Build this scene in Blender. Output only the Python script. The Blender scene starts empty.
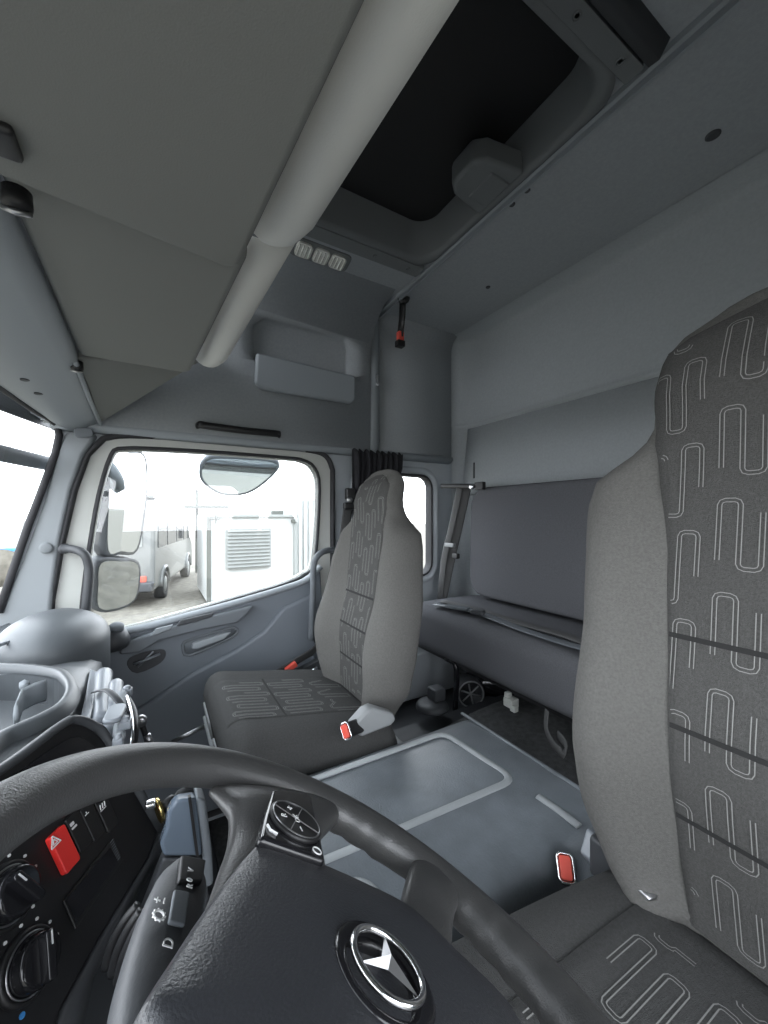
import bpy, bmesh, math, random
from mathutils import Vector, Matrix
random.seed(4)
V = Vector
C = bpy.context.scene.collection
# ------------------------------------------------------------------ camera model
FPX, CX, CY = 390.0, 384.0, 516.0
YAW = math.radians(30.5)
FW = V((math.sin(YAW), math.cos(YAW), 0)); RT = V((math.cos(YAW), -math.sin(YAW), 0)); UP = V((0, 0, 1))
def ray(px, py): return FW + RT*((px-CX)/FPX) - UP*((py-CY)/FPX)
def onp(px, py, P0, n):
    d = ray(px, py); return d*(V(n).dot(V(P0))/V(n).dot(d))
def aty(px, py, y): return onp(px, py, (0, y, 0), (0, 1, 0))
def atx(px, py, x): return onp(px, py, (x, 0, 0), (1, 0, 0))
def atz(px, py, z): return onp(px, py, (0, 0, z), (0, 0, 1))
# ------------------------------------------------------------------ materials
def mat(name, col, rough=0.6, metal=0.0, bump=0.0, scale=200.0, var=0.0, vscale=8.0, spec=0.5, emit=None, coat=0.0, weave=False):
    m = bpy.data.materials.new(name); m.use_nodes = True
    nt = m.node_tree; b = nt.nodes['Principled BSDF']
    b.inputs['Base Color'].default_value = (*col, 1); b.inputs['Roughness'].default_value = rough
    b.inputs['Metallic'].default_value = metal; b.inputs['Specular IOR Level'].default_value = spec
    b.inputs['Coat Weight'].default_value = coat
    tc = nt.nodes.new('ShaderNodeTexCoord')
    if bump:
        n = nt.nodes.new('ShaderNodeTexNoise'); n.inputs['Scale'].default_value = scale; n.inputs['Detail'].default_value = 3
        nt.links.new(tc.outputs['Object'], n.inputs['Vector'])
        bp = nt.nodes.new('ShaderNodeBump'); bp.inputs['Strength'].default_value = bump; bp.inputs['Distance'].default_value = 0.002
        src = n.outputs['Fac']
        if weave:
            w = nt.nodes.new('ShaderNodeTexVoronoi'); w.inputs['Scale'].default_value = scale*1.6
            nt.links.new(tc.outputs['Object'], w.inputs['Vector'])
            mx = nt.nodes.new('ShaderNodeMath'); mx.operation = 'ADD'
            nt.links.new(n.outputs['Fac'], mx.inputs[0]); nt.links.new(w.outputs['Distance'], mx.inputs[1]); src = mx.outputs[0]
        nt.links.new(src, bp.inputs['Height']); nt.links.new(bp.outputs['Normal'], b.inputs['Normal'])
    if var:
        n2 = nt.nodes.new('ShaderNodeTexNoise'); n2.inputs['Scale'].default_value = vscale; n2.inputs['Detail'].default_value = 6
        nt.links.new(tc.outputs['Object'], n2.inputs['Vector'])
        cr = nt.nodes.new('ShaderNodeValToRGB')
        cr.color_ramp.elements[0].position = 0.3; cr.color_ramp.elements[1].position = 0.7
        cr.color_ramp.elements[0].color = (*[max(0, c*(1-var)) for c in col], 1); cr.color_ramp.elements[1].color = (*[min(1, c*(1+var)) for c in col], 1)
        nt.links.new(n2.outputs['Fac'], cr.inputs['Fac']); nt.links.new(cr.outputs['Color'], b.inputs['Base Color'])
    if emit:
        b.inputs['Emission Color'].default_value = (*emit[0], 1); b.inputs['Emission Strength'].default_value = emit[1]
    return m
def glassmat(name, tint=(1, 1, 1), refl=0.05):
    m = bpy.data.materials.new(name); m.use_nodes = True; nt = m.node_tree; nt.nodes.clear()
    o = nt.nodes.new('ShaderNodeOutputMaterial'); t = nt.nodes.new('ShaderNodeBsdfTransparent'); g = nt.nodes.new('ShaderNodeBsdfGlossy')
    t.inputs['Color'].default_value = (*tint, 1); g.inputs['Roughness'].default_value = 0.0
    mx = nt.nodes.new('ShaderNodeMixShader'); mx.inputs[0].default_value = refl
    nt.links.new(t.outputs[0], mx.inputs[1]); nt.links.new(g.outputs[0], mx.inputs[2]); nt.links.new(mx.outputs[0], o.inputs[0])
    return m
M = dict(
    liner=mat('headliner_fabric', (.33, .35, .365), .95, bump=.25, scale=500, var=.05, vscale=120, spec=.2),
    liner2=mat('rear_liner_fabric', (.37, .395, .41), .95, bump=.25, scale=500, var=.05, vscale=120, spec=.2),
    console=mat('console_plastic', (.205, .208, .198), .8, bump=.15, scale=600, spec=.3),
    roll=mat('pale_console_plastic', (.68, .68, .65), .5, bump=.15, scale=500, spec=.4),
    trim=mat('grey_trim_plastic', (.29, .315, .335), .55, bump=.12, scale=600, spec=.4),
    trimd=mat('mid_grey_plastic', (.15, .165, .18), .55, bump=.12, scale=600, spec=.4),
    wallp=mat('wall_plastic', (.40, .43, .455), .5, bump=.1, scale=600, spec=.4),
    pillar=mat('pillar_plastic', (.20, .215, .225), .6, bump=.12, scale=600, spec=.4),
    dash=mat('dash_plastic', (.085, .093, .10), .42, bump=.15, scale=500, spec=.5),
    doorp=mat('door_plastic', (.17, .19, .215), .5, bump=.15, scale=500, spec=.45),
    dark=mat('dark_plastic', (.05, .053, .058), .5, bump=.1, scale=500),
    black=mat('black_plastic', (.012, .012, .013), .45, bump=.05, scale=500),
    gloss=mat('gloss_black', (.012, .012, .014), .15),
    rubber=mat('rubber_seal', (.035, .035, .038), .7),
    cream=mat('painted_frame', (.5, .51, .48), .4),
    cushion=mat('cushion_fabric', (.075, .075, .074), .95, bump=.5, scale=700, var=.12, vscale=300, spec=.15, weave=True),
    fabric=mat('seat_fabric', (.14, .137, .130), .95, bump=.5, scale=700, var=.12, vscale=300, spec=.15, weave=True),
    panel=mat('seat_panel_fabric', (.088, .087, .084), .95, bump=.5, scale=700, var=.15, vscale=400, spec=.15, weave=True),
    bunk=mat('bunk_fabric', (.12, .122, .132), .95, bump=.4, scale=500, var=.12, vscale=300, spec=.15, weave=True),
    stitch=mat('stitch_thread', (.25, .25, .24), .8),
    seam=mat('seam_shadow', (.02, .02, .02), .9),
    vinyl=mat('engine_cover_vinyl', (.16, .178, .195), .38, bump=.4, scale=260, var=.18, vscale=14, spec=.5),
    bead=mat('cover_bead', (.33, .35, .36), .5, bump=.3, scale=300),
    leather=mat('wheel_leather', (.05, .05, .05), .38, bump=.22, scale=750, spec=.8),
    pad=mat('wheel_pad_vinyl', (.035, .037, .043), .36, bump=.3, scale=650, spec=.9),
    chrome=mat('chrome', (.85, .85, .86), .12, metal=1.0),
    steel=mat('brushed_steel', (.45, .45, .46), .35, metal=1.0),
    brass=mat('brass', (.65, .5, .2), .25, metal=1.0),
    red=mat('red_button', (.75, .10, .07), .35),
    hazard=mat('hazard_red', (.80, .035, .03), .4),
    orange=mat('orange_dot', (.7, .2, .05), .5),
    blue=mat('blue_dot', (.05, .25, .6), .5),
    white=mat('white_print', (.8, .8, .8), .5),
    greypl=mat('grey_shell_plastic', (.27, .28, .285), .5, bump=.1, scale=500),
    silver=mat('silver_plastic', (.24, .26, .285), .32),
    slate=mat('slate_plastic', (.12, .15, .19), .25),
    belt=mat('belt_webbing', (.10, .10, .10), .7, bump=.4, scale=900, spec=.3),
    belt2=mat('wrapped_webbing', (.15, .165, .18), .25, bump=.6, scale=60),
    carpet=mat('floor_carpet', (.085, .087, .088), 1, bump=1, scale=400, var=.25, vscale=60, spec=.1),
    curtain=mat('curtain_cloth', (.02, .02, .024), .9, bump=.3, scale=500),
    blind=mat('hatch_blind', (.010, .010, .011), .6, bump=.1, scale=80),
    hatch=mat('hatch_frame', (.15, .16, .165), .6, bump=.1, scale=500),
    lamp=mat('lamp_lens', (.9, .9, .85), .12, metal=.35),
    glass=glassmat('window_glass', (.97, .98, .98), .05),
    mirror=mat('mirror_glass', (.52, .54, .54), .03, metal=1.0),
    vanw=mat('van_silver_paint', (.16, .165, .16), .3, coat=.3),
    vanglass=mat('van_glass', (.03, .035, .04), .08),
    tyre=mat('tyre', (.03, .03, .03), .8),
    contw=mat('container_white', (.50, .51, .50), .5, var=.02, vscale=2),
    contd=mat('container_seam', (.09, .095, .085), .6),
    louver=mat('louvre_grey', (.25, .26, .25), .5),
    gravel=mat('gravel', (.155, .144, .12), .95, bump=.8, scale=20, var=.25, vscale=7),
    bodyw=mat('truck_body_white', (.26, .27, .27), .5),
    bluep=mat('blue_stripe', (.08, .3, .6), .5),
    leaf=mat('leaves', (.05, .07, .04), .9),
    amber=mat('rear_light_red', (.75, .12, .08), .3),
    amber2=mat('rear_light_amber', (.85, .4, .05), .3),
    visor=glassmat('visor_smoke', (.25, .26, .27), .06),
)
# ------------------------------------------------------------------ object helpers
def wloc(o):
    p = V((0, 0, 0))
    while o is not None: p += V(o.location); o = o.parent
    return p
def mk(name, verts, faces, m, parent=None, smooth=False, bevel=0, seg=2, sub=0, solid=0, soff=0, kind=None, mats=None, fm=None, angle=40):
    off = wloc(parent) if parent else V((0, 0, 0))
    me = bpy.data.meshes.new(name)
    me.from_pydata([tuple(V(v)-off) for v in verts], [], faces)
    bm = bmesh.new(); bm.from_mesh(me)
    bmesh.ops.recalc_face_normals(bm, faces=bm.faces); bm.to_mesh(me); bm.free()
    o = bpy.data.objects.new(name, me); C.objects.link(o)
    for q in (mats or [m]): me.materials.append(M[q] if isinstance(q, str) else q)
    if fm:
        for p, i in zip(me.polygons, fm): p.material_index = i
    if smooth or bevel:
        for p in me.polygons: p.use_smooth = True
    if solid:
        s = o.modifiers.new('s', 'SOLIDIFY'); s.thickness = solid; s.offset = soff
    if bevel:
        b = o.modifiers.new('b', 'BEVEL'); b.width = bevel; b.segments = seg; b.limit_method = 'ANGLE'; b.angle_limit = math.radians(angle)
        b.harden_normals = False
        w = o.modifiers.new('w', 'WEIGHTED_NORMAL')
    if sub:
        s = o.modifiers.new('u', 'SUBSURF'); s.levels = sub; s.render_levels = sub
    if parent: o.parent = parent
    if kind: o['kind'] = kind
    return o
def thing(name, label, cat, loc, group=None, kind=None):
    o = bpy.data.objects.new(name, None); C.objects.link(o); o.location = loc; o.empty_display_size = .05
    if label: o['label'] = label
    if cat: o['category'] = cat
    if group: o['group'] = group
    if kind: o['kind'] = kind
    return o
def tag(o, label, cat, group=None):
    o['label'] = label; o['category'] = cat
    if group: o['group'] = group
    return o
class B:
    """collects geometry for ONE mesh"""
    def __init__(s): s.v = []; s.f = []; s.m = []
    def add(s, vs, fs, mi=0):
        k = len(s.v); s.v += [V(p) for p in vs]; s.f += [tuple(i+k for i in f) for f in fs]; s.m += [mi]*len(fs); return s
    def box(s, c, d, R=None, mi=0):
        c = V(c); R = R or Matrix.Identity(3)
        vs = [c + R @ V((x*d[0]/2, y*d[1]/2, z*d[2]/2)) for x in (-1, 1) for y in (-1, 1) for z in (-1, 1)]
        return s.add(vs, [(0, 1, 3, 2), (4, 6, 7, 5), (0, 4, 5, 1), (2, 3, 7, 6), (0, 2, 6, 4), (1, 5, 7, 3)], mi)
    def prism(s, pts, ext, mi=0):
        n = len(pts); ext = V(ext); pts = [V(p) for p in pts]
        return s.add(pts+[p+ext for p in pts], [tuple(range(n)), tuple(range(2*n-1, n-1, -1))]+[(i, (i+1) % n, n+(i+1) % n, n+i) for i in range(n)], mi)
    def loft(s, rings, closed=True, caps=True, mi=0):
        n = len(rings[0]); k = len(rings); vs = [p for r in rings for p in r]; fs = []
        for a in range(k-1):
            for i in range(n if closed else n-1):
                j = (i+1) % n; fs.append((a*n+i, a*n+j, (a+1)*n+j, (a+1)*n+i))
        if caps and closed: fs += [tuple(range(n-1, -1, -1)), tuple((k-1)*n+i for i in range(n))]
        return s.add(vs, fs, mi)
    def tube(s, pts, r, n=10, closed=False, mi=0, flat=None, upv=None, caps=True):
        pts = [V(p) for p in pts]; N = len(pts); rings = []; prev = None
        for i, p in enumerate(pts):
            if closed: t = pts[(i+1) % N]-pts[i-1]
            else: t = pts[min(i+1, N-1)]-pts[max(i-1, 0)]
            t.normalize()
            if upv is not None: a = V(upv) - t*V(upv).dot(t); a.normalize()
            else:
                if prev is None: prev = V((0, 0, 1)) if abs(t.z) < .9 else V((1, 0, 0))
                a = prev - t*prev.dot(t); a.normalize(); prev = a
            b = t.cross(a); rr = r[i] if isinstance(r, (list, tuple)) else r
            ra, rb = (rr, rr) if flat is None else flat
            rings.append([p + a*ra*math.cos(2*math.pi*k/n) + b*rb*math.sin(2*math.pi*k/n) for k in range(n)])
        if closed: rings.append(rings[0])
        return s.loft(rings, True, caps and not closed, mi)
    def lathe(s, c, ax, prof, n=32, mi=0):
        ax = V(ax).normalized(); a = ax.orthogonal().normalized(); b = ax.cross(a); c = V(c)
        rings = [[c+ax*h+(a*math.cos(2*math.pi*k/n)+b*math.sin(2*math.pi*k/n))*r for k in range(n)] for r, h in prof]
        return s.loft(rings, True, True, mi)
    def go(s, name, m, parent=None, **k):
        if isinstance(m, (list, tuple)): return mk(name, s.v, s.f, None, parent, mats=m, fm=s.m, **k)
        return mk(name, s.v, s.f, m, parent, **k)
def smooth_loop(pts, n=8, closed=True):
    P = [V(p) for p in pts]; N = len(P); out = []
    for i in range(N if closed else N-1):
        if closed: p0, p1, p2, p3 = P[i-1], P[i], P[(i+1) % N], P[(i+2) % N]
        else: p0, p1, p2, p3 = P[max(i-1, 0)], P[i], P[i+1], P[min(i+2, N-1)]
        for k in range(n):
            t = k/n
            out.append(.5*((2*p1)+(p2-p0)*t+(2*p0-5*p1+4*p2-p3)*t*t+(3*p1-p0-3*p2+p3)*t**3))
    if not closed: out.append(P[-1])
    return out
def offs(loop, d, nrm):
    """offset a closed planar loop outward by d"""
    N = len(loop); c = sum(loop, V((0, 0, 0)))/N; nrm = V(nrm); out = []
    for i, p in enumerate(loop):
        t = (loop[(i+1) % N]-loop[i-1]).normalized(); o = t.cross(nrm).normalized()
        out.append((p, o))
    sgn = 1 if sum((o.dot(p-c) for p, o in out)) > 0 else -1
    return [p+o*d*sgn for p, o in out]
def rrect(c, ex, ey, w, h, r, n=5):
    c = V(c); ex = V(ex).normalized(); ey = V(ey).normalized(); out = []
    for sx, sy, a0 in ((1, 1, 0), (-1, 1, 90), (-1, -1, 180), (1, -1, 270)):
        for k in range(n+1):
            a = math.radians(a0+90*k/n)
            out.append(c+ex*(sx*(w/2-r)+r*math.cos(a))+ey*(sy*(h/2-r)+r*math.sin(a)))
    return out
def plate(name, outer, holes, m, ext, parent=None, kind=None, bevel=0):
    """flat plate with holes, extruded by the vector ext"""
    bm = bmesh.new(); es = []
    for L in [outer]+holes:
        vs = [bm.verts.new(p) for p in L]
        es += [bm.edges.new((vs[i], vs[(i+1) % len(vs)])) for i in range(len(vs))]
    bmesh.ops.triangle_fill(bm, use_beauty=True, use_dissolve=False, edges=es)
    fs = bm.faces[:]
    r = bmesh.ops.extrude_face_region(bm, geom=fs)
    nv = [g for g in r['geom'] if isinstance(g, bmesh.types.BMVert)]
    bmesh.ops.translate(bm, vec=V(ext), verts=nv)
    bmesh.ops.recalc_face_normals(bm, faces=bm.faces)
    bm.verts.index_update()
    vs = [v.co.copy() for v in bm.verts]; f = [tuple(v.index for v in q.verts) for q in bm.faces]; bm.free()
    return mk(name, vs, f, m, parent, kind=kind, bevel=bevel)
def band(b, loops, mi=0):
    """closed strips between successive loops"""
    rings = [list(l) for l in loops]; return b.loft(rings, True, False, mi)
def text(name, s, P, ex, ey, size, m, parent=None, depth=.0004, align='CENTER'):
    cu = bpy.data.curves.new(name, 'FONT'); cu.body = s; cu.size = size; cu.extrude = depth; cu.align_x = align; cu.align_y = 'CENTER'
    o = bpy.data.objects.new(name, cu); C.objects.link(o)
    ex = V(ex).normalized(); ey = V(ey); ey = (ey-ex*ey.dot(ex)).normalized(); ez = ex.cross(ey)
    R = Matrix((ex, ey, ez)).transposed()
    dg = bpy.context.evaluated_depsgraph_get(); me = bpy.data.meshes.new_from_object(o.evaluated_get(dg))
    vs = [V(P)+R @ v.co for v in me.vertices]; fs = [tuple(p.vertices) for p in me.polygons]
    bpy.data.objects.remove(o)
    return mk(name, vs, fs, m, parent)
def lerp(tab, t):
    for (a, x), (b, y) in zip(tab, tab[1:]):
        if t <= b:
            u = max(0, min(1, (t-a)/(b-a))); u = u*u*(3-2*u)*.5+u*.5; return x+(y-x)*u
    return tab[-1][1]

# ================================================================== SETTING
YW = 1.60        # inner face of the passenger side wall
XB = 1.42        # rear wall
ZC = .92         # ceiling
ZF = -1.15       # floor
YL = -.42        # driver side wall
Mo = B(); Mo.box((.45, .59, ZF-.03), (2.2, 2.12, .06)); Mo.go('floor', 'carpet', kind='structure')
# ceiling with the roof hatch opening
hx0, hx1, hy0, hy1 = .33, .855, .456, 1.15
hole = rrect(((hx0+hx1)/2, (hy0+hy1)/2, ZC), (1, 0, 0), (0, 1, 0), hx1-hx0, hy1-hy0, .07, 6)
outer = [V((-.5, YL-.04, ZC)), V((1.5, YL-.04, ZC)), V((1.5, YW+.06, ZC)), V((-.5, YW+.06, ZC))]
plate('ceiling', outer, [hole], 'liner', (0, 0, .05), kind='structure')
# rear wall: upper liner, fold, lower liner, rounded corner toward the side wall
b = B()
prof = [(XB+.0, ZF), (XB, .455), (XB-.012, .462), (XB-.004, .475), (XB, .49), (XB, ZC-.03), (XB-.02, ZC-.008), (XB-.10, ZC-.002)]
ys = [YL, .3, .9, 1.44] + [1.44+.14*math.sin(a*math.pi/12) for a in range(1, 7)]
dx = [0, 0, 0, 0] + [.08*(1-math.cos(a*math.pi/12)) for a in range(1, 7)]
rings = [[V((x-d*(1 if z < ZC-.005 else .6), y, z)) for x, z in prof] for y, d in zip(ys, dx)]
b.loft(rings, False, False)
b.box((XB+.05, .59, -.1), (.06, 2.1, 2.15))
b.go('wall_back', 'liner2', smooth=True, kind='structure')
# side wall with door opening and small rear window
dl = [aty(*p, YW) for p in [(104, 439), (130, 436), (200, 440), (260, 446), (310, 451), (326, 457), (332, 470)]]
door_loop = smooth_loop(dl, 4, False) + [V((dl[-1].x, YW, -.9)), V((dl[-1].x-.05, YW, ZF+.03)), V((-.18, YW, ZF+.03)), V((-.30, YW, -.85)), aty(52, 600, YW), aty(62, 545, YW), aty(75, 490, YW), aty(88, 455, YW)]
win_loop = rrect((1.018, YW, -.048), (1, 0, 0), (0, 0, 1), .44, .52, .07, 6)
outer = [V((-.55, YW, ZF)), V((XB, YW, ZF)), V((XB, YW, ZC)), V((-.47, YW, ZC)), V((-.42, YW, .36)), V((-.255, YW, .285)), V((-.262, YW, .22)), V((-.395, YW, -.29)), V((-.55, YW, -.31))]
plate('wall_right', outer, [door_loop, win_loop], 'wallp', (0, .06, 0), kind='structure')
# driver side wall, door wide open while the picture is taken
outer = [V((-.55, YL, ZF)), V((XB, YL, ZF)), V((XB, YL, ZC)), V((-.47, YL, ZC)), V((-.42, YL, .36)), V((-.255, YL, .285)), V((-.262, YL, .22)), V((-.395, YL, -.29)), V((-.55, YL, -.31))]
rwl = rrect((1.005, YL, -.048), (1, 0, 0), (0, 0, 1), .41, .51, .07, 6)
hl = [V((-.28, YL, -.9)), V((.66, YL, -.9)), V((.66, YL, .22)), V((.6, YL, .27)), V((-.12, YL, .27)), V((-.2, YL, .1))]
plate('wall_left', outer, [hl, rwl], 'trim', (0, -.05, 0), kind='structure')
# front wall below the windscreen
def xt(y): return -.42+.15*((y-.6)/.98)**2
def zt(y): return .375-.085*((y-.6)/.98)**2
WY = [YL+.03+(1.585-YL-.03)*i/20 for i in range(21)]
b = B(); b.loft([[V((xt(y)-.16, y, -.33)), V((xt(y)-.16, y, ZF)), V((xt(y)-.2, y, ZF)), V((xt(y)-.2, y, -.33))] for y in WY])
b.go('wall_front', 'dark', kind='structure')
win = thing('window_1', None, None, (-.55, .6, -.33), kind='structure')
b = B(); b.loft([[V((xt(y), y, zt(y))), V((xt(y)-.075, y, .02)), V((xt(y)-.15, y, -.33))] for y in WY], False, False)
b.go('windscreen_glass', 'glass', win, smooth=True)
b = B(); path = [V((xt(y)+.004, y, zt(y)-.002)) for y in WY] + [V((-.270, 1.592, .2)), V((-.335, 1.592, -.03)), V((-.402, 1.595, -.29))]
b.tube(smooth_loop(path, 2, False), .011, 8); b.go('windscreen_seal', 'rubber', win, smooth=True)
# header trim between windscreen and overhead locker
b = B(); HY = [YL+.0, .2, .6, .9, 1.18, 1.35, 1.5, 1.6]
def Bx(y): return V((-.15, y, .357)) if y < 1.1 else V((-.152-.01*(y-1.1), y, .357-(y-1.1)*.12))
def Hd(y, k, up=0):
    A = V((xt(y)+.008, y, zt(y)-.006)); Q = Bx(y); p = A.lerp(Q, k); p.z -= .018*math.sin(k*math.pi); p.z += up; return p
b.loft([[Hd(y, k/8) for k in range(9)] + [Hd(y, 1, .05), Hd(y, 0, .05)] for y in HY], True, True)
b.go('trim_1', 'trim', smooth=True, kind='structure')
for q, (px, py) in enumerate([(25, 343), (38, 365), (56, 396)]):
    P = ray(px, py)*(1.22/ray(px, py).y if q < 2 else 1.45/ray(px, py).y)
b = B()
for y in (1.22, 1.30):
    P = Hd(y, .45); b.lathe(P+V((0, 0, -.0)), (0.1, 0, -1), [(.009, -.002), (.009, .0015), (.0075, .002), (.004, .001)], 16)
b.go('trim_2', 'dark', smooth=False, kind='structure')
# pillar beside the windscreen
pl = [(66, 430, 1.59), (98, 434, 1.575), (84, 455, 1.575), (71, 490, 1.575), (60, 540, 1.575), (53, 590, 1.575), (49, 640, 1.575), (-40, 680, 1.6), (0, 605, 1.6), (20, 560, 1.6), (42, 500, 1.6), (57, 450, 1.6)]
pts = [aty(a, c, y) for a, c, y in pl]
b = B(); b.prism(pts, (0, .09, 0)); pil = b.go('trim_3', 'pillar', bevel=.014, seg=3, kind='structure')
b = B(); b.lathe(aty(46, 548, 1.573), (0, -1, 0), [(.017, -.002), (.017, .003), (.012, .005)], 20); b.go('pillar_cap', 'pillar', pil, smooth=True)
b = B(); b.prism(rrect(aty(84, 433, 1.57), (1, 0, .12), (-.1, 0, 1), .05, .03, .012), (0, -.012, 0)); b.go('pillar_plug', 'trimd', pil, bevel=.003)
# upper side lining (curves into the roof)
XS = .845
prof = [(1.600, .296), (1.565, .300), (1.56, .32), (1.555, .60), (1.55, .72), (1.52, .82), (1.45, .89), (1.34, ZC+.0), (1.30, ZC+.01)]
P2 = smooth_loop([V((0, y, z)) for y, z in prof], 4, False)
def liner(x0, x1, P, name, nx=2, m='liner'):
    b = B(); b.loft([[V((x0+(x1-x0)*i/nx, p.y, p.z)) for p in P]+[V((x0+(x1-x0)*i/nx, 1.61, ZC+.01)), V((x0+(x1-x0)*i/nx, 1.61, .295))] for i in range(nx+1)], True, True)
    return b.go(name, m, smooth=True, kind='structure')
up = liner(-.30, XS, P2, 'trim_4')
cut_me = B(); cut_me.prism([V((.33, 1.52, .60)), V((.74, 1.52, .60)), V((.74, 1.52, .74)), V((.72, 1.50, .775)), V((.37, 1.50, .775)), V((.33, 1.51, .74))], (0, .075, 0))
cu = cut_me.go('cut_tool', 'liner', bevel=.012)
bo = up.modifiers.new('bo', 'BOOLEAN'); bo.operation = 'DIFFERENCE'; bo.object = cu; bo.solver = 'EXACT'
dg = bpy.context.evaluated_depsgraph_get(); nm = bpy.data.meshes.new_from_object(up.evaluated_get(dg)); up.modifiers.clear(); up.data = nm
bpy.data.objects.remove(cu)
# pocket lid
lid = B(); lid.prism([V((.33, 1.552, .505)), V((.36, 1.552, .487)), V((.73, 1.552, .487)), V((.757, 1.552, .505)), V((.757, 1.552, .612)), V((.335, 1.552, .625))], (0, -.028, 0))
tag(lid.go('storage_pocket_lid', 'trim', bevel=.012, seg=3), 'grey moulded pocket lid on the side lining above the door', 'pocket')
# rear part of the side lining + vertical moulding
P3 = [V((0, y, z)) for y, z in ((1.600, .296), (1.578, .300), (1.575, .32), (1.575, .86), (1.56, .895), (1.53, .915), (1.5, ZC+.01))]
liner(.90, 1.335, P3, 'trim_5')
b = B(); b.loft([[V((.842, 1.61, z)), V((.850, 1.558, z)), V((.872, 1.552, z)), V((.895, 1.562, z)), V((.905, 1.61, z))] for z in (.26, .6, .8, .915)], True, True)
b.go('trim_6', 'trim', smooth=True, kind='structure')
b = B(); b.box((.875, 1.549, .62), (.014, .008, .055)); b.box((.875, 1.542, .60), (.008, .010, .012))
tag(b.go('chrome_clip', 'chrome', bevel=.003), 'small chrome clip on the vertical moulding above the curtain', 'clip')
# ledge moulding over door
b = B(); b.loft([[V((x, 1.60, .272)), V((x, 1.578, .276)), V((x, 1.558, .288)), V((x, 1.562, .304)), V((x, 1.60, .31))] for x in (-.28, .3, .9, 1.335)])
b.go('trim_7', 'trim', smooth=True, kind='structure')
# bunk wall lower header: rear corner trim between shelf line and bunk back
b = B(); b.loft([[V((XB+.01, y, .455)), V((XB-.02, y, .45)), V((XB-.05, y, .20)), V((XB-.04, y, .12)), V((XB+.01, y, .10))] for y in (YL, 1.0, 1.42, 1.52)])
b.go('trim_8', 'liner2', smooth=True, kind='structure')
# ceiling rail across the cab
b = B(); b.loft([[V((x, y, z)) for x, z in ((.862, ZC+.005), (.864, ZC-.012), (.871, ZC-.016), (.874, ZC-.006), (.880, ZC-.006), (.883, ZC-.018), (.892, ZC-.016), (.898, ZC+.005))] for y in (YL, .6, 1.58)])
b.go('trim_9', 'trim', kind='structure')
# hatch frame, black blind, latch
ha = thing('roof_hatch', 'square roof hatch with grey rounded frame and black blind in the ceiling', 'roof hatch', ((hx0+hx1)/2, (hy0+hy1)/2, ZC))
def rl(x0, x1, y0, y1, r, z): return rrect(((x0+x1)/2, (y0+y1)/2, z), (1, 0, 0), (0, 1, 0), x1-x0, y1-y0, r, 8)
b = B(); band(b, [rl(hx0-.012, hx1+.008, hy0-.012, hy1+.012, .075, ZC-.002), rl(hx0-.012, hx1+.008, hy0-.012, hy1+.012, .075, ZC-.012), rl(hx0+.01, hx1-.008, hy0+.012, hy1-.012, .09, ZC-.012), rl(hx0+.018, hx1-.014, hy0+.018, hy1-.018, .09, ZC+.0), rl(hx0+.03, hx1-.032, hy0+.036, hy1-.045, .07, ZC+.085), rl(hx0+.035, hx1-.036, hy0+.04, hy1-.05, .07, ZC+.10)])
b.go('hatch_frame', 'hatch', ha, smooth=True)
b = B(); b.prism(rl(hx0+.03, hx1-.03, hy0+.03, hy1-.03, .05, ZC+.093), (0, 0, .01)); b.go('blind', 'blind', ha)
b = B(); c0 = V((.775, .80, ZC+.02))
b.prism([V((.845, .700, ZC+.05)), V((.73, .72, ZC+.05)), V((.70, .745, ZC+.05)), V((.70, .825, ZC+.05)), V((.73, .85, ZC+.05)), V((.845, .87, ZC+.05))], (0, 0, -.065))
lt = b.go('latch_housing', 'hatch', ha, bevel=.012, seg=3)
b = B(); b.box((.80, .785, ZC-.016), (.07, .09, .008)); b.go('latch_button', 'hatch', lt, bevel=.004)
for nm_, y0, y1 in (('near', .412, .450), ('far', 1.158, 1.215)):
    b = B(); b.prism(rrect((.59, (y0+y1)/2, ZC), (1, 0, 0), (0, 1, 0), .53, y1-y0, .006), (0, 0, -.014))
    for x in (.40, .66, .80):
        b.lathe((x, (y0+y1)/2, ZC-.013), (0, 0, -1), [(.009, 0), (.009, .002), (.006, .003), (.005, .001)], 14)
    b.go('mounting_strip', 'hatch', ha, bevel=.003)
b = B(); b.loft([[V((x, .410, ZC+.002)), V((x, .405, ZC-.02)), V((x, .385, ZC-.024)), V((x, .365, ZC+.002))] for x in (.33, .855)])
b.go('frame_edge', 'dark', ha, smooth=True)
# plugs in the rear ceiling
for px, py, r in ((713, 135, .012), (527, 190, .007), (512, 204, .007), (488, 287, .007)):
    P = atz(px, py, ZC); r *= 1.3; b = B(); b.lathe(P, (0, 0, -1), [(r, -.002), (r, .002), (r*.8, .004), (r*.3, .0035)], 18)
    dsc = {713: 'larger grey ceiling plug above the driver seat headrest', 527: 'small grey ceiling plug beside the rail, nearer of the pair', 512: 'small grey ceiling plug beside the rail, farther of the pair', 488: 'small grey ceiling plug alone near the far side of the rear ceiling'}[px]
    tag(b.go('ceiling_plug', 'dark', smooth=False), dsc, 'plug', 'plugs in the rear ceiling')
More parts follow.
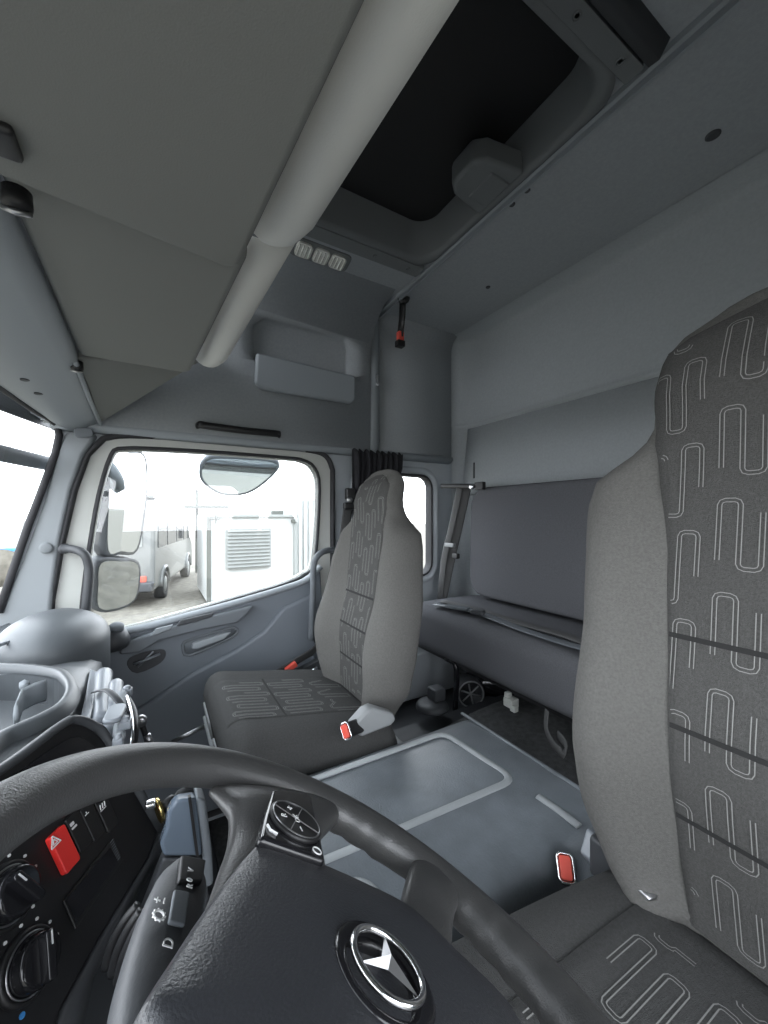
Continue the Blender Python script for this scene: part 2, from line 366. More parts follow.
# interior lamp
la = thing('reading_lamp', 'clear rectangular reading lamp in the ceiling beside the overhead locker', 'lamp', (.5, 1.29, ZC))
cL = V((.50, 1.285, ZC-.0)); nL = V((0, -.25, -1)).normalized(); eyL = V((0, 1, -.25)).normalized()
b = B(); b.prism(rrect(cL, (1, 0, 0), eyL, .215, .075, .02), nL*.014); b.go('lamp_bezel', 'hatch', la, bevel=.004)
for i in range(3):
    cc = cL+V((-.062+.062*i, 0, 0))+nL*.012
    b = B(); b.prism(rrect(cc, (1, 0, 0), eyL, .056, .056, .014), nL*.01)
    for k in range(4): b.prism(rrect(cc+V((-.02+.0135*k, 0, 0)), (1, 0, 0), eyL, .006, .045, .002), nL*.0135)
    b.go('lamp_lens', 'lamp', la, bevel=.003)
# coat hook strap
hk = thing('strap_hook', 'short black strap with red tip hanging from the ceiling rail', 'strap', (.90, 1.44, ZC))
p0 = atx(403, 299, .905); p1 = atx(402, 318, .905); p2 = atx(400, 337, .905)
b = B(); b.tube([p0, p0.lerp(p1, .5), p1, p2], .01, 8, flat=(.006, .020), upv=(1, .2, 0)); b.lathe(p0+V((0, -.004, 0)), (-.5, -1, 0), [(.026, 0), (.026, .008), (.014, .014)], 14); b.go('strap', 'black', hk, smooth=True)
b = B(); b.box(p2+V((0, -.002, 0)), (.026, .024, .04)); b.go('release_button', 'red', hk, bevel=.003)
b = B(); b.box(p2+V((0, 0, -.03)), (.036, .03, .026)); b.go('buckle', 'black', hk, bevel=.003)

# ================================================================== OVERHEAD LOCKERS
def locker(label, y0, y1, z0, dxr, parts):
    lk = thing('overhead_locker', label, 'locker', (-.02, (y0+y1)/2, z0), 'lockers above the windscreen')
    b = B(); x0, x1 = -.145, .108+dxr
    sk_ = .047*(y1-y0) if y1 < .7 else .02
    o = [V((x0, y0-(.05 if y1 > .7 else 0), z0)), V((x1-.005+sk_, y0, z0)), V((x1-.02, y1-.012, z0)), V((x1-.035, y1, z0)), V((x0-.005, y1-(.042 if y1 < .7 else 0), z0))]
    b.prism(o, (0, 0, .034)); b.go('locker_flap', 'console', lk, bevel=.013, seg=4)
    b = B(); b.box(((x0+.02), (y0+y1)/2, (z0+.04+ZC)/2), (.03, y1-y0-.02, ZC-z0-.06)); b.box((.02, y1-.02, (z0+.04+ZC)/2), (.22, .02, ZC-z0-.06))
    b.go('locker_body', 'trimd', lk)
    # rounded lip along the open edge
    b = B(); rings = []; rr_, dz_ = (.046, .088) if y1 < .7 else (.040, .062)
    for y in (y0, y1-.05, y1-.02):
        sh = sk_*(y1-y)/(y1-y0) if y < y1-.03 else -.006
        rings.append([V((x1+.026+rr_*math.cos(a), y, z0+dz_+rr_*1.05*math.sin(a)))+V((sh, 0, 0)) for a in [2*math.pi*k/20 for k in range(20)]])
    rings.append([p+(V((x1+.026, y1, z0+dz_))-p)*.35+V((0, y1-p.y, 0)) for p in rings[-1]])
    b.loft(rings); b.go('rounded_lip', 'roll', lk, smooth=True)
    return lk
lk1 = locker('nearer wide grey overhead locker with pale rounded lip', -.38, .545, .322, .008, 0)
lk2 = locker('farther narrow grey overhead locker with pale rounded lip by the passenger door', .578, 1.13, .368, -.006, 0)
# flap catches
def catch(P, s, par):
    b = B(); b.lathe(P, (0, 0, -1), [(.013*s, -.01), (.014*s, .006), (.010*s, .012)], 18); k = b.go('flap_catch', 'black', par, smooth=True)
    b = B(); b.tube([P+V((-.012*s, .0, -.012*s)), P+V((0, -.006*s, -.017*s)), P+V((.012*s, 0, -.012*s))], .003*s, 8); b.go('catch_pin', 'steel', k, smooth=True)
catch(atz(77, 366, .350), .9, lk2); catch(atz(17, 200, .345), 1.0, lk2)
b = B(); b.box(atz(2, 140, .318), (.022, .035, .010)); b.go('flap_catch', 'black', lk1, bevel=.004)
# sloped end panel of the console
b = B(); b.prism([V((-.155, 1.135, .362)), V((.10, 1.135, .40)), V((.12, 1.52, .60)), V((-.05, 1.56, .42)), V((-.15, 1.56, .30))], (0, .0, .03)); b.go('trim_10', 'console', bevel=.006, kind='structure')
b = B(); b.tube([V((-.155, 1.12, .352)), V((-.155, 1.35, .325)), V((-.150, 1.55, .297))], .006, 8); b.go('trim_11', 'trim', smooth=True, kind='structure')
# black grab handle above the door
gh = thing('roof_grab_handle', 'long flat black grab handle above the passenger door window', 'handle', (.28, 1.55, .33))
a0, a1 = aty(198, 424, 1.535), aty(281, 434, 1.535)
b = B(); b.tube([a0+V((0, .03, 0)), a0+V((.006, .004, 0)), a0+V((.03, -.006, -.004)), a0.lerp(a1, .5)+V((0, -.01, -.006)), a1+V((-.03, -.006, -.002)), a1+V((-.006, .004, 0)), a1+V((0, .03, 0))], .01, 12, flat=(.013, .008), upv=(0, 0, 1))
b.go('grip', 'black', gh, smooth=True)
for a in (a0, a1):
    b = B(); b.lathe(a+V((.008 if a is a0 else -.008, -.004, 0)), (0, -1, 0), [(.006, 0), (.006, .004), (.003, .005)], 12); b.go('screw_cap', 'dark', gh, smooth=True)

# ================================================================== PASSENGER DOOR
door = thing('door_1', None, None, (.2, YW+.03, ZF+.03), kind='structure')
gl_px = [(113, 456), (124, 450), (160, 450.5), (220, 454), (285, 459), (303, 461.5), (314, 469), (318.5, 490), (314, 560), (305, 573), (285, 583), (240, 596.5), (180, 614), (125, 629), (92, 632), (84, 620), (86, 590), (92, 545), (101, 495)]
gl = smooth_loop([aty(*p, YW) for p in gl_px], 3)
dout = offs(door_loop, -.004, (0, 1, 0))
plate('door_shell', [p+V((0, .004, 0)) for p in dout], [[p+V((0, .004, 0)) for p in gl]], 'cream', (0, .05, 0), door)
b = B(); b.prism([p+V((0, .03, 0)) for p in offs(gl, .004, (0, 1, 0))], (0, .005, 0)); b.go('window_pane', 'glass', door)
b = B(); band(b, [[q+V((0, .035, 0)) for q in gl], [q+V((0, -.006, 0)) for q in gl], [q+V((0, -.008, 0)) for q in offs(gl, .005, (0, 1, 0))], [q+V((0, -.002, 0)) for q in offs(gl, .011, (0, 1, 0))], [q+V((0, .006, 0)) for q in offs(gl, .014, (0, 1, 0))]])
b.go('window_seal', 'rubber', door, smooth=True)
b = B(); L0 = offs(door_loop, -.008, (0, 1, 0)); band(b, [[q+V((0, .006, 0)) for q in L0], [q+V((0, -.014, 0)) for q in offs(door_loop, -.005, (0, 1, 0))], [q+V((0, -.018, 0)) for q in door_loop], [q+V((0, -.014, 0)) for q in offs(door_loop, .008, (0, 1, 0))], [q+V((0, .004, 0)) for q in offs(door_loop, .013, (0, 1, 0))]])
b.go('trim_12', 'rubber', smooth=True, kind='structure')
# inner panel: pixels along the belt line, on the door plane
belt = [(60, 642), (92, 634), (140, 626), (190, 613), (240, 599.5), (285, 586), (303, 579), (313, 570), (317, 566)]
topl = [aty(*p, YW-.01) for p in belt]
pan = topl + [aty(319, 600, YW-.01), V((.60, YW-.01, -.60)), V((.58, YW-.01, -1.08)), V((-.2, YW-.01, -1.08)), V((-.30, YW-.01, -.75))]
b = B(); b.prism(pan, (0, -.045, 0)); b.go('door_panel', 'doorp', door, bevel=.012, seg=3)
b = B(); b.tube([p+V((0, -.04, .002)) for p in smooth_loop(topl, 4, False)], .01, 10, flat=(.012, .020), upv=(0, 0, 1)); b.go('belt_moulding', 'trim', door, smooth=True)
# armrest ledge with the window switches
def arm(pxs, y, d, name, m, par, bev=.008):
    b = B(); b.prism([aty(*p, y) for p in pxs], (0, d, 0)); return b.go(name, m, par, bevel=bev, seg=3)
yA = YW-.055
arm([(120, 652), (122, 641), (160, 628), (215, 613), (252, 604), (246, 612), (236, 621), (200, 628), (160, 638), (140, 650)], yA, -.035, 'armrest', 'trimd', door)
arm([(150, 636), (170, 629), (173, 624), (156, 628)], yA-.03, -.010, 'window_switch', 'trim', door, .003)
arm([(176, 626), (196, 621), (212, 616), (214, 612), (180, 620)], yA-.03, -.010, 'window_switch', 'dark', door, .003)
# raised lower pocket panel
low = [(148, 700), (190, 672), (235, 648), (262, 630), (282, 606), (314, 592), (314, 760), (120, 790), (112, 720)]
arm(low, yA+.005, -.028, 'pocket_panel', 'doorp', door, .014)
# recesses
rc = [aty(*p, yA-.001) for p in [(127, 664), (134, 655), (160, 649), (166, 653), (160, 663), (137, 673)]]
b = B(); b.prism(smooth_loop(rc, 3), (0, -.005, 0)); q = b.go('handle_recess', 'dark', door, bevel=.002)
b = B(); b.tube([rc[0]+V((.02, -.014, .0)), rc[0]+V((.05, -.028, .012)), rc[2]+V((.0, -.014, -.012))], .004, 8); b.tube([rc[0]+V((.03, -.012, -.012)), rc[2]+V((-.02, -.016, .0))], .003, 8); b.go('wire_loop', 'silver', q, smooth=True)
rc = [aty(*p, yA-.001) for p in [(183, 647), (188, 640), (225, 629), (236, 628), (233, 636), (190, 655)]]
b = B(); b.tube(smooth_loop([p+V((0, -.004, 0)) for p in rc], 3), .005, 8, closed=True); b.prism([p for p in smooth_loop(rc, 3)], (0, -.003, 0)); q = b.go('door_handle', 'trimd', door, smooth=True)
b = B(); b.prism([aty(*p, yA-.006) for p in [(191, 648), (192, 642), (224, 632), (231, 631), (224, 638), (197, 648)]], (0, -.018, 0)); b.go('pull_lever', 'trim', q, bevel=.005)
# red belt buckle tip + its pocket at the rear of the door
# mirror switch dome on the door corner
dm = thing('mirror_switch', 'grey round mirror adjuster knob on the door beside the dash end', 'knob', tuple(aty(118, 632, 1.5)))
P = aty(112, 630, 1.50)
b = B(); b.lathe(P+V((0, 0, -.05)), (.0, -.2, 1), [(.045, 0), (.05, .02), (.04, .045), (.02, .055)], 20); b.go('switch_base', 'dark', dm, smooth=True)
b = B(); b.lathe(P+V((.012, -.01, .0)), (.1, -.3, 1), [(.02, 0), (.02, .018), (.012, .024)], 16); b.go('switch_knob', 'trimd', dm, smooth=True)
# pillar grab handles
def bar(name, label, pts, r, m):
    g = thing(name, label, 'handle', tuple(pts[0]))
    b = B(); b.tube(smooth_loop(pts, 5, False), r, 10); b.go('grip_bar', m, g, smooth=True)
    for p in (pts[0],):
        b = B(); b.lathe(p+V((0, 0, 0)), (0, 1, 0), [(r*1.1, -.012), (r*1.3, .012), (r*1.3, .02)], 14); b.go('mounting_foot', m, g, smooth=True)
bar('grab_handle', 'dark grey grab handle on the windscreen pillar above the dash', [aty(64, 549, 1.572), aty(72, 549, 1.53), aty(84, 554, 1.50), aty(89, 568, 1.50), aty(88, 590, 1.50), aty(86, 612, 1.505)], .0125, 'dark')
bar('grab_handle', 'dark grey curved grab handle between door window and passenger seat', [aty(339, 551, 1.57), aty(332, 550, 1.53), aty(321, 553, 1.50), aty(314, 564, 1.50), aty(313, 590, 1.50), aty(311, 640, 1.50)], .0125, 'trimd')
# rear side window
rw = thing('window_2', None, None, (1.0, YW+.03, -.3), kind='structure')
b = B(); b.prism([p+V((0, .035, 0)) for p in win_loop], (0, .004, 0)); b.go('window_glass', 'glass', rw)
wi = offs(win_loop, -.014, (0, 1, 0)); b = B(); band(b, [[q+V((0, .05, 0)) for q in wi], [q+V((0, .005, 0)) for q in wi], [q+V((0, -.003, 0)) for q in offs(win_loop, -.01, (0, 1, 0))], [q+V((0, .006, 0)) for q in offs(win_loop, .0, (0, 1, 0))]]); b.go('window_seal', 'rubber', rw, smooth=True)
b = B(); band(b, [[q+V((0, .004, 0)) for q in offs(win_loop, -.002, (0, 1, 0))], [q+V((0, -.014, 0)) for q in offs(win_loop, .008, (0, 1, 0))], [q+V((0, -.014, 0)) for q in offs(win_loop, .024, (0, 1, 0))], [q+V((0, .002, 0)) for q in offs(win_loop, .034, (0, 1, 0))]]); b.go('window_frame', 'wallp', rw, smooth=True)
# bunched curtain
b = B(); rows = []
for i, z in enumerate([.290, .275, .25, .22, .12, 0, -.12, -.2]):
    row = []
    for k in range(61):
        u = k/60; w = .262 - .12*min(1, max(0, (.235-z)/.30)); 
        x = .745+u*w
        amp = .013 if z < .24 else .008
        y = 1.530 + amp*math.sin(u*2*math.pi*9+.4*math.sin(z*30)) + .006*math.sin(u*31+z*9)
        row.append(V((x, y, z+ (.008*math.sin(u*2*math.pi*9) if i == 0 else 0))))
    rows.append(row)
b.loft(rows, False, False); cur = b.go('curtain', 'curtain', smooth=True, solid=.004)
tag(cur, 'black pleated curtain bunched over the rear side window', 'curtain')

# ================================================================== SEATS
def meander(u0, du, n, v0, hgt, step):
    """staggered hairpin line of square-shouldered loops: list of (u, v)"""
    pts = []; r = du*.28
    J = []
    for j in range(n+1):
        up_ = (j % 2 == 1)
        J.append(v0+hgt+step*j if up_ else v0+step*j)
    J[0] = v0+hgt*.22; J[-1] = J[-1] + (-.3*hgt if n % 2 == 1 else .3*hgt)
    for i in range(n):
        ui = u0+i*du; a, c = J[i], J[i+1]; s1 = 1 if c > a else -1
        pts.append((ui, a+s1*(r if i else 0))); pts.append((ui, c-s1*(r if i < n-1 else 0)))
        if i < n-1: pts += [(ui+r*.3, c-s1*r*.3), (ui+r, c), (ui+du-r, c), (ui+du-r*.3, c-s1*r*.3)]
    return pts
def ribbon(b, S, path, w, off, lift, mi):
    P = []
    for (a, c), (d, e) in zip(path, path[1:]):
        L = math.hypot(d-a, e-c); k = max(1, int(L/.02))
        for j in range(k): P.append((a+(d-a)*j/k, c+(e-c)*j/k))
    P.append(path[-1]); N = len(P); L, R = [], []
    for i, (u, v) in enumerate(P):
        du = P[min(i+1, N-1)][0]-P[max(i-1, 0)][0]; dv = P[min(i+1, N-1)][1]-P[max(i-1, 0)][1]
        l = math.hypot(du, dv) or 1; nu, nv = -dv/l, du/l
        L.append(S(u+nu*(off-w), v+nv*(off-w), lift)); R.append(S(u+nu*(off+w), v+nv*(off+w), lift))
    vs = L+R; b.add(vs, [(i, i+1, N+i+1, N+i) for i in range(N-1)], mi)

def seat(name, label, yc, bx, bz, tx, tz, cz0, cx0, hscale, sw, detail=True):
    st = thing(name, label, 'seat', (cx0+.25, yc, ZF))
    Bp = V((bx, yc, bz)); Tp = V((tx, yc, tz)); r = (Tp-Bp); H = r.length; r.normalize(); nf = V((-r.z, 0, r.x)); nf.normalize()
    if nf.x > 0: nf = -nf
    hwT = [(0, .135), (.06, .175), (.17, .228), (.28, .240), (.45, .226), (.58, .212), (.68, .202), (.745, .188), (.79, .142), (.83, .117), (.88, .114), (.94, .112), (.975, .106), (1, .088)]
    if sw > 1: hwT = [(0, .155), (.06, .185), (.17, .212), (.28, .214), (.45, .210), (.58, .214), (.68, .222), (.73, .214), (.775, .165), (.81, .138), (.88, .135), (.94, .130), (.975, .115), (1, .08)]
    hwT = [(t, w*sw) for t, w in hwT]
    pwT = [(0, .080), (.3, .088), (.6, .100), (.75, .104), (.80, .103), (.86, .102), (.94, .098), (1, .07)]
    if sw > 1: pwT = [(0, .080), (.3, .088), (.6, .100), (.75, .116), (.80, .124), (.86, .130), (.94, .125), (1, .07)]
    pwT = [(t, w*sw) for t, w in pwT]
    bgT = [(0, .05), (.25, .065), (.6, .05), (.72, .03), (.80, .005), (1, 0)]
    bowT = [(0, .015), (.25, .008), (.5, -.018), (.75, -.020), (.88, .003), (1, -.01)]
    if sw > 1: bowT = [(0, .02), (.25, .030), (.5, .01), (.75, -.005), (.88, .012), (1, -.01)]
    ckT = [(0, .035), (.15, .05), (.35, .068), (.75, .06), (.85, .045), (.95, .035), (1, .012)]
    def fd(t, y):
        hw = lerp(hwT, t); pw = lerp(pwT, t); s = min(1, abs(y)/hw); h = 0
        if abs(y) > pw and hw-pw > .01:
            q = (abs(y)-pw)/(hw-pw); h = lerp(bgT, t)*math.sin(min(1, q*1.25)*math.pi*.5)**1.2
        ck = lerp(ckT, t)
        return lerp(bowT, t) + (ck+h)*max(0, 1-s**7)**.45
    def S(t, y, lift=0): return Bp + r*(t*H) + V((0, y, 0)) + nf*(fd(t, y)+lift)
    b = B(); rings = []; NT = 44; NF = 26
    for i in range(NT+1):
        t = i/NT; t = t if t < .9 else .9+(t-.9)*1.0
        hw = lerp(hwT, t); ck = lerp(ckT, t); ring = []
        for k in range(NF+1):
            a = -math.pi/2+math.pi*k/NF; y = hw*math.sin(a)*(1-.08*math.cos(a)**2) if True else 0
            ring.append(S(t, y))
        for k in range(1, 14):
            a = math.pi/2-math.pi*k/14; y = hw*math.sin(a)
            ring.append(Bp+r*(t*H)+V((0, y, 0))+nf*(lerp(bowT, t)-(ck*lerp([(0, .5), (.4, .55), (.75, .75), (1, 1.1)], t))*max(0, 1-abs(y/hw)**5)**.5))
        rings.append(ring)
    top = rings[-1]; cm = sum(top, V((0, 0, 0)))/len(top)
    for f_, u_ in ((.85, .006), (.6, .012), (.3, .015)): rings.append([cm+(p-cm)*f_+r*u_ for p in top])
    b.loft(rings); b.go('backrest', 'fabric', st, smooth=True)
    # patterned centre panel with seams and stitching
    b = B(); rows = []
    for i in range(61):
        t = .015+.982*i/60; pw = lerp(pwT, t)
        if t > .93: pw *= max(0, 1-((t-.93)/.052)**3*.35)
        rows.append([S(t, -pw-.004, -.006)]+[S(t, -pw+2*pw*k/16, .0035) for k in range(17)]+[S(t, pw+.004, -.006)])
    b.loft(rows, False, False)
    SS = lambda u, v, l: S(v/H, max(-lerp(pwT, v/H)+.002, min(lerp(pwT, v/H)-.002, u)), .0035+l)
    du = .0185*sw
    for row in range(8):
        v0 = -.02 + row*.107
        for u0, n, sh in ((-.125*sw, 4, -.01), (-.125*sw+4*du, 3, .038), (-.125*sw+7*du, 4, -.012), (-.125*sw+11*du, 4, .035)):
            p = meander(u0, du, n, v0+sh, .082, .005)
            p = [(-a, c) for a, c in p]
            seg = []
            for q in p:
                ok = abs(q[0]) < lerp(pwT, max(0, min(1, q[1]/H)))-.003 and .02*H < q[1] < .985*H
                if ok: seg.append(q)
                elif len(seg) > 1:
                    ribbon(b, SS, seg, .0005, .0021, .0014, 1); ribbon(b, SS, seg, .0005, -.0021, .0014, 1); seg = []
                else: seg = []
            if len(seg) > 1:
                ribbon(b, SS, seg, .0005, .0021, .0014, 1); ribbon(b, SS, seg, .0005, -.0021, .0014, 1)
    for t in (.20, .34, .475):
        pw = lerp(pwT, t); ribbon(b, SS, [(-pw, t*H), (pw, t*H)], .003, 0, .0016, 2)
    b.go('centre_panel', ['panel', 'stitch', 'seam'], st, smooth=True)
    # seam piping where bolster meets panel
    # cushion
    L = bx-cx0-.045; b = B(); rings = []
    def ctop(v, y, lift=0):
        hw = (.25 if sw <= 1 else .240-.040*v)*sw; s = min(1, abs(y)/hw); ed = 1
        if v < .16: ed = (1-((.16-v)/.16)**2.6)**.5
        z = cz0 - (.105 if sw <= 1 else .07)*v + .018*math.sin(min(1, max(0, (abs(y)-.11)/.14))*math.pi*.5) - .012*math.cos(v*3.1)
        return V((cx0+v*L, yc+y, z - .085*(1-max(0, 1-s**6)**.45) - .075*(1-ed)+lift))
    NV = 26
    for i in range(NV+1):
        v = (i/NV)**1.3; hw = (.25 if sw <= 1 else .240-.040*v)*sw*(1-.10*max(0, 1-v/.12)**2); ring = []
        for k in range(23):
            a = -math.pi/2+math.pi*k/22; ring.append(ctop(v, hw*math.sin(a)))
        for k in range(1, 8): ring.append(V((cx0+v*L+(.012 if v < .02 else 0), yc+hw*(1-2*k/8), cz0-.16)))
        rings.append(ring)
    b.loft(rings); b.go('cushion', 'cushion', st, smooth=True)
    b = B(); rows = []; pw = .125*sw
    for i in range(31):
        v = .04+.90*i/30; rows.append([ctop(v, -pw-.003, -.004)]+[ctop(v, -pw+2*pw*k/14, .002) for k in range(15)]+[ctop(v, pw+.003, -.004)])
    b.loft(rows, False, False)
    CS = lambda u, v, l: ctop(v/L, u, .002+l)
    for row in range(4):
        for u0, n in ((-.12*sw, 5), (-.12*sw+5*du, 4), (-.12*sw+9*du, 4)):
            p = [q for q in meander(u0+(row % 2)*du*.5, du, n, .02+row*.125, .10, .008) if abs(q[0]) < pw-.004 and .05*L < q[1] < .93*L]
            if len(p) > 1:
                ribbon(b, CS, p, .0006, .0023, .0016, 1); ribbon(b, CS, p, .0006, -.0023, .0016, 1)
    ribbon(b, CS, [(-pw, .38*L), (pw, .38*L)], .0025, 0, .0014, 2)
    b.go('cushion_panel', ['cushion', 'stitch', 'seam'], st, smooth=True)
    # shell under cushion, pedestal
    b = B(); b.prism([V((cx0-.005, yc-.235*sw, cz0-.15)), V((bx+.0, yc-.235*sw, cz0-.15)), V((bx+.0, yc-.22*sw, cz0-.21)), V((cx0+.02, yc-.22*sw, cz0-.22))], (0, .455*sw, 0)); b.go('seat_frame', 'greypl', st, bevel=.008)
    for k in (0, 1):
        b = B(); b.prism(rrect((cx0+.006, yc+.12-.0*k+(-.20 if k else .02), cz0-.165), (0, 1, 0), (-.15, 0, 1), .15, .12, .012), (.012, 0, 0)); b.go('front_plate', 'greypl', st, bevel=.003)
    b = B(); b.box((cx0+.28, yc, (cz0-.2+ZF)/2), (.36, .36, cz0-.2-ZF)); b.go('pedestal', 'dark', st, bevel=.01)
    # hinge bracket and belt buckle toward the cab centre
    return st, S, ctop
ps, pS, pC = seat('passenger_seat', 'grey high-back passenger seat with patterned panel by the door', 1.075, .575, -.585, .622, .132, -.452, .128, 1, 1.0)
ds, dS, dC = seat('driver_seat', 'large grey high-back driver seat with patterned panel close on the right', .14, .628, -.515, .632, .262, -.452, .10, 1, 1.03)
def buckle(par, P, d, label, s=1, tilt=(0, 0, 1)):
    g = thing('belt_buckle', label, 'belt buckle', tuple(P), 'seat belt buckles with red buttons')
    d = V(d).normalized(); sd = V((.75, .66, 0)); sd = (sd-d*sd.dot(d)).normalized(); nn = d.cross(sd)
    b = B(); b.prism(rrect(P, sd, nn, .040*s, .026*s, .006), -d*.075*s); b.go('buckle_body', 'black', g, bevel=.003)
    b = B(); b.prism(rrect(P, sd, nn, .034*s, .020*s, .004), d*.006); 
    o = b.go('release_button', 'red', g, bevel=.002)
    b = B(); b.tube([p for p in rrect(P+d*.001, sd, nn, .040*s, .026*s, .006)], .0022, 6, closed=True); b.go('chrome_rim', 'chrome', g, smooth=True)
    return g

# hinge covers
def hinge(par, pts, ext, m='greypl', bev=.008):
    b = B(); b.prism(pts, ext); return b.go('hinge_cover', m, par, bevel=bev, seg=3)
yh = .80
hinge(ps, [aty(*p, yh) for p in [(352, 728), (366, 712), (374, 708), (394, 714), (397, 720), (392, 726), (362, 738), (355, 732)]], (0, .035, 0), 'greypl')
g1 = V(aty(346, 731, .785)); buckle(ps, g1, (-.8, -.5, .25), 'red-buttoned belt buckle beside the passenger seat hinge cover', .8)
yh = .375
hinge(ds, [aty(*p, yh) for p in [(586, 828), (592, 826), (596, 845), (599, 862), (600, 893), (590, 894), (592, 868), (584, 858), (579, 852)]], (0, -.02, 0), 'silver', .004)
buckle(ds, V(aty(566, 868, .385)), (-.62, -.45, .75), 'red-buttoned belt buckle between the engine cover and driver seat', .88)
# fabric tags/bolts between cushion and backrest
b = B(); b.box((.60, .34, -.52), (.05, .035, .06)); b.box((.64, .27, -.54), (.04, .08, .03)); b.go('recliner_joint', 'dark', ds, bevel=.006)
b = B(); p = [aty(608, 878, .32), aty(622, 888, .30), aty(640, 882, .27), aty(655, 898, .25)]; b.tube(p, .01, 8, flat=(.003, .012), upv=(0, 0, 1)); b.go('chrome_strap', 'steel', ds, smooth=True)
b = B(); p0 = V((.545, 1.13, -.535)); p1 = V((.55, .92, -.54)); b.tube([p0, p1], .013, 12); b.go('recliner_bar', 'greypl', ps, smooth=True)
# belt buckle tip + belt at the door side of the passenger seat
g = thing('seat_belt', 'dark lap belt with red tab on the door side of the passenger seat', 'seat belt', tuple(aty(290, 668, 1.46)))
b = B(); b.tube([aty(271, 675, 1.46), aty(285, 668, 1.45), aty(312, 652, 1.46), aty(335, 628, 1.52)], .01, 8, flat=(.003, .022), upv=(1, -.5, 0)); b.go('webbing', 'belt', g, smooth=True)
b = B(); b.box(aty(291, 667, 1.435), (.045, .02, .02), Matrix.Rotation(-.5, 3, 'Y')); b.go('red_tab', 'red', g, bevel=.003)
b = B(); b.prism([aty(*p, 1.44) for p in [(296, 672), (318, 660), (326, 664), (322, 690), (300, 690)]], (0, .03, 0)); b.go('belt_pocket', 'dark', g, bevel=.006)
b = B(); b.tube([aty(303, 683, 1.33), aty(309, 673, 1.34), aty(316, 668, 1.36)], .008, 8); b.go('bracket', 'chrome', g, smooth=True)
# black belt guide beside the seat top
g = thing('belt_guide', 'black seat belt guide on the pillar beside the passenger headrest', 'belt guide', tuple(aty(349, 500, 1.5)))
b = B(); b.box(aty(350, 494, 1.52), (.04, .03, .05)); b.box(aty(349, 506, 1.52), (.05, .025, .03)); b.go('guide_block', 'black', g, bevel=.006)
b = B(); b.lathe(aty(349, 500, 1.50), (0, -1, 0), [(.012, 0), (.012, .01), (.006, .012)], 12); b.go('guide_bolt', 'steel', g, smooth=True)
b = B(); b.tube([aty(348, 508, 1.53), aty(341, 560, 1.55), aty(338, 640, 1.55)], .02, 8, flat=(.0025, .022), upv=(0, 1, 0)); b.go('webbing', 'belt', g, smooth=True)

# ================================================================== BUNK
bk = thing('rear_bunk', 'long dark grey upholstered rear bench across the back of the cab', 'bunk', (1.15, .6, -.6))
b = B(); rings = []
for y in [-.36, 0, .3, .55, .62, .69, 1.0, 1.25, 1.38, 1.44, 1.47]:
    e = 1 if y < 1.43 else (.93 if y < 1.46 else .80)
    dip = .010 if y == .62 else 0
    sec = rrect((1.19, y, -.475), (1, 0, 0), (0, 0, 1), .44*e, .185*e-dip*0, .05, 6)
    rings.append([p-V((0, 0, dip)) if p.z > -.47 else p for p in sec])
b.loft(rings); b.go('bunk_cushion', 'bunk', bk, smooth=True)
b = B(); b.box((1.20, .55, -.574), (.38, 1.85, .014)); b.go('bunk_board', 'black', bk)
for ysm in (.585,):
    b = B(); b.tube(smooth_loop([V((.972, ysm-.02, -.42)), V((.99, ysm, -.392)), V((1.06, ysm+.05, -.388)), V((1.14, ysm+.02, -.388))], 4, False), .003, 6); b.go('piping', 'bunk', bk, smooth=True)
b = B(); cen = V((1.315, .55, -.12))
out = rrect((1.28, .535, -.118), (0, 1, 0), (.02, 0, 1), 1.70, .50, .09, 8)
rings = [offs(out, -.02, (1, 0, 0)), offs(out, -.004, (1, 0, 0)), out, out]
o_ = [0, .008, .03, .07]
b.loft([[p+V((o_[i], 0, 0)) for p in rg] for i, rg in enumerate(rings)])
bb = b.go('bunk_backrest', 'bunk', bk, smooth=True, bevel=.004)
# lap belts lying on the bench
g = thing('lap_belt', 'grey lap belt webbing lying along the back of the rear bench', 'seat belt', tuple(atz(500, 625, -.37)))
for dz, o1 in ((0, 0), (.004, .035)):
    pp = [atz(436, 605, -.374), atz(470, 612, -.374), atz(520, 628, -.374), atz(560, 642, -.374), atz(598, 655, -.374)]
    pp = [p+V((-.0+o1, 0, dz+.004+.005*math.sin(i*2+o1*50))) for i, p in enumerate(pp)]
    b = B(); b.tube(smooth_loop(pp, 5, False), .02, 8, flat=(.004, .026), upv=(0, 0, 1)); b.go('webbing', 'belt' if o1 else 'belt2', g, smooth=True)
b = B(); b.prism(rrect(atz(457, 609, -.366), (.4, -1, 0), (1, .4, 0), .10, .03, .008), (0, 0, .012)); b.go('belt_tongue', 'belt2', g, bevel=.003)
b = B(); b.prism(rrect(atz(478, 614, -.362), (.4, -1, 0), (1, .4, 0), .05, .032, .008), (0, 0, .016)); b.go('buckle_body', 'dark', g, bevel=.004)
# hanging belt with anchor bar
g = thing('shoulder_belt', 'grey shoulder belt hanging from the black anchor bar in the rear corner', 'seat belt', tuple(atx(470, 487, 1.27)))
p = [atx(466, 488, 1.27), atx(458, 525, 1.26), atx(450, 560, 1.25), atx(441, 604, 1.22)]
b = B(); b.tube(smooth_loop(p, 4, False), .02, 8, flat=(.0025, .024), upv=(1, .9, 0)); b.go('webbing', 'belt', g, smooth=True)
b = B(); b.tube(smooth_loop([q+V((-.02, .02, 0)) for q in p[:3]]+[p[3]+V((0, .01, 0))], 4, False), .02, 8, flat=(.0025, .018), upv=(1, .3, 0)); b.go('webbing', 'belt', g, smooth=True)
b = B(); b.tube([atx(441, 486, 1.24), atx(484, 486, 1.265)], .01, 8, flat=(.012, .006), upv=(0, 0, 1)); b.box(atx(480, 486, 1.25), (.02, .05, .035)); b.go('anchor_bar', 'black', g, bevel=.002)
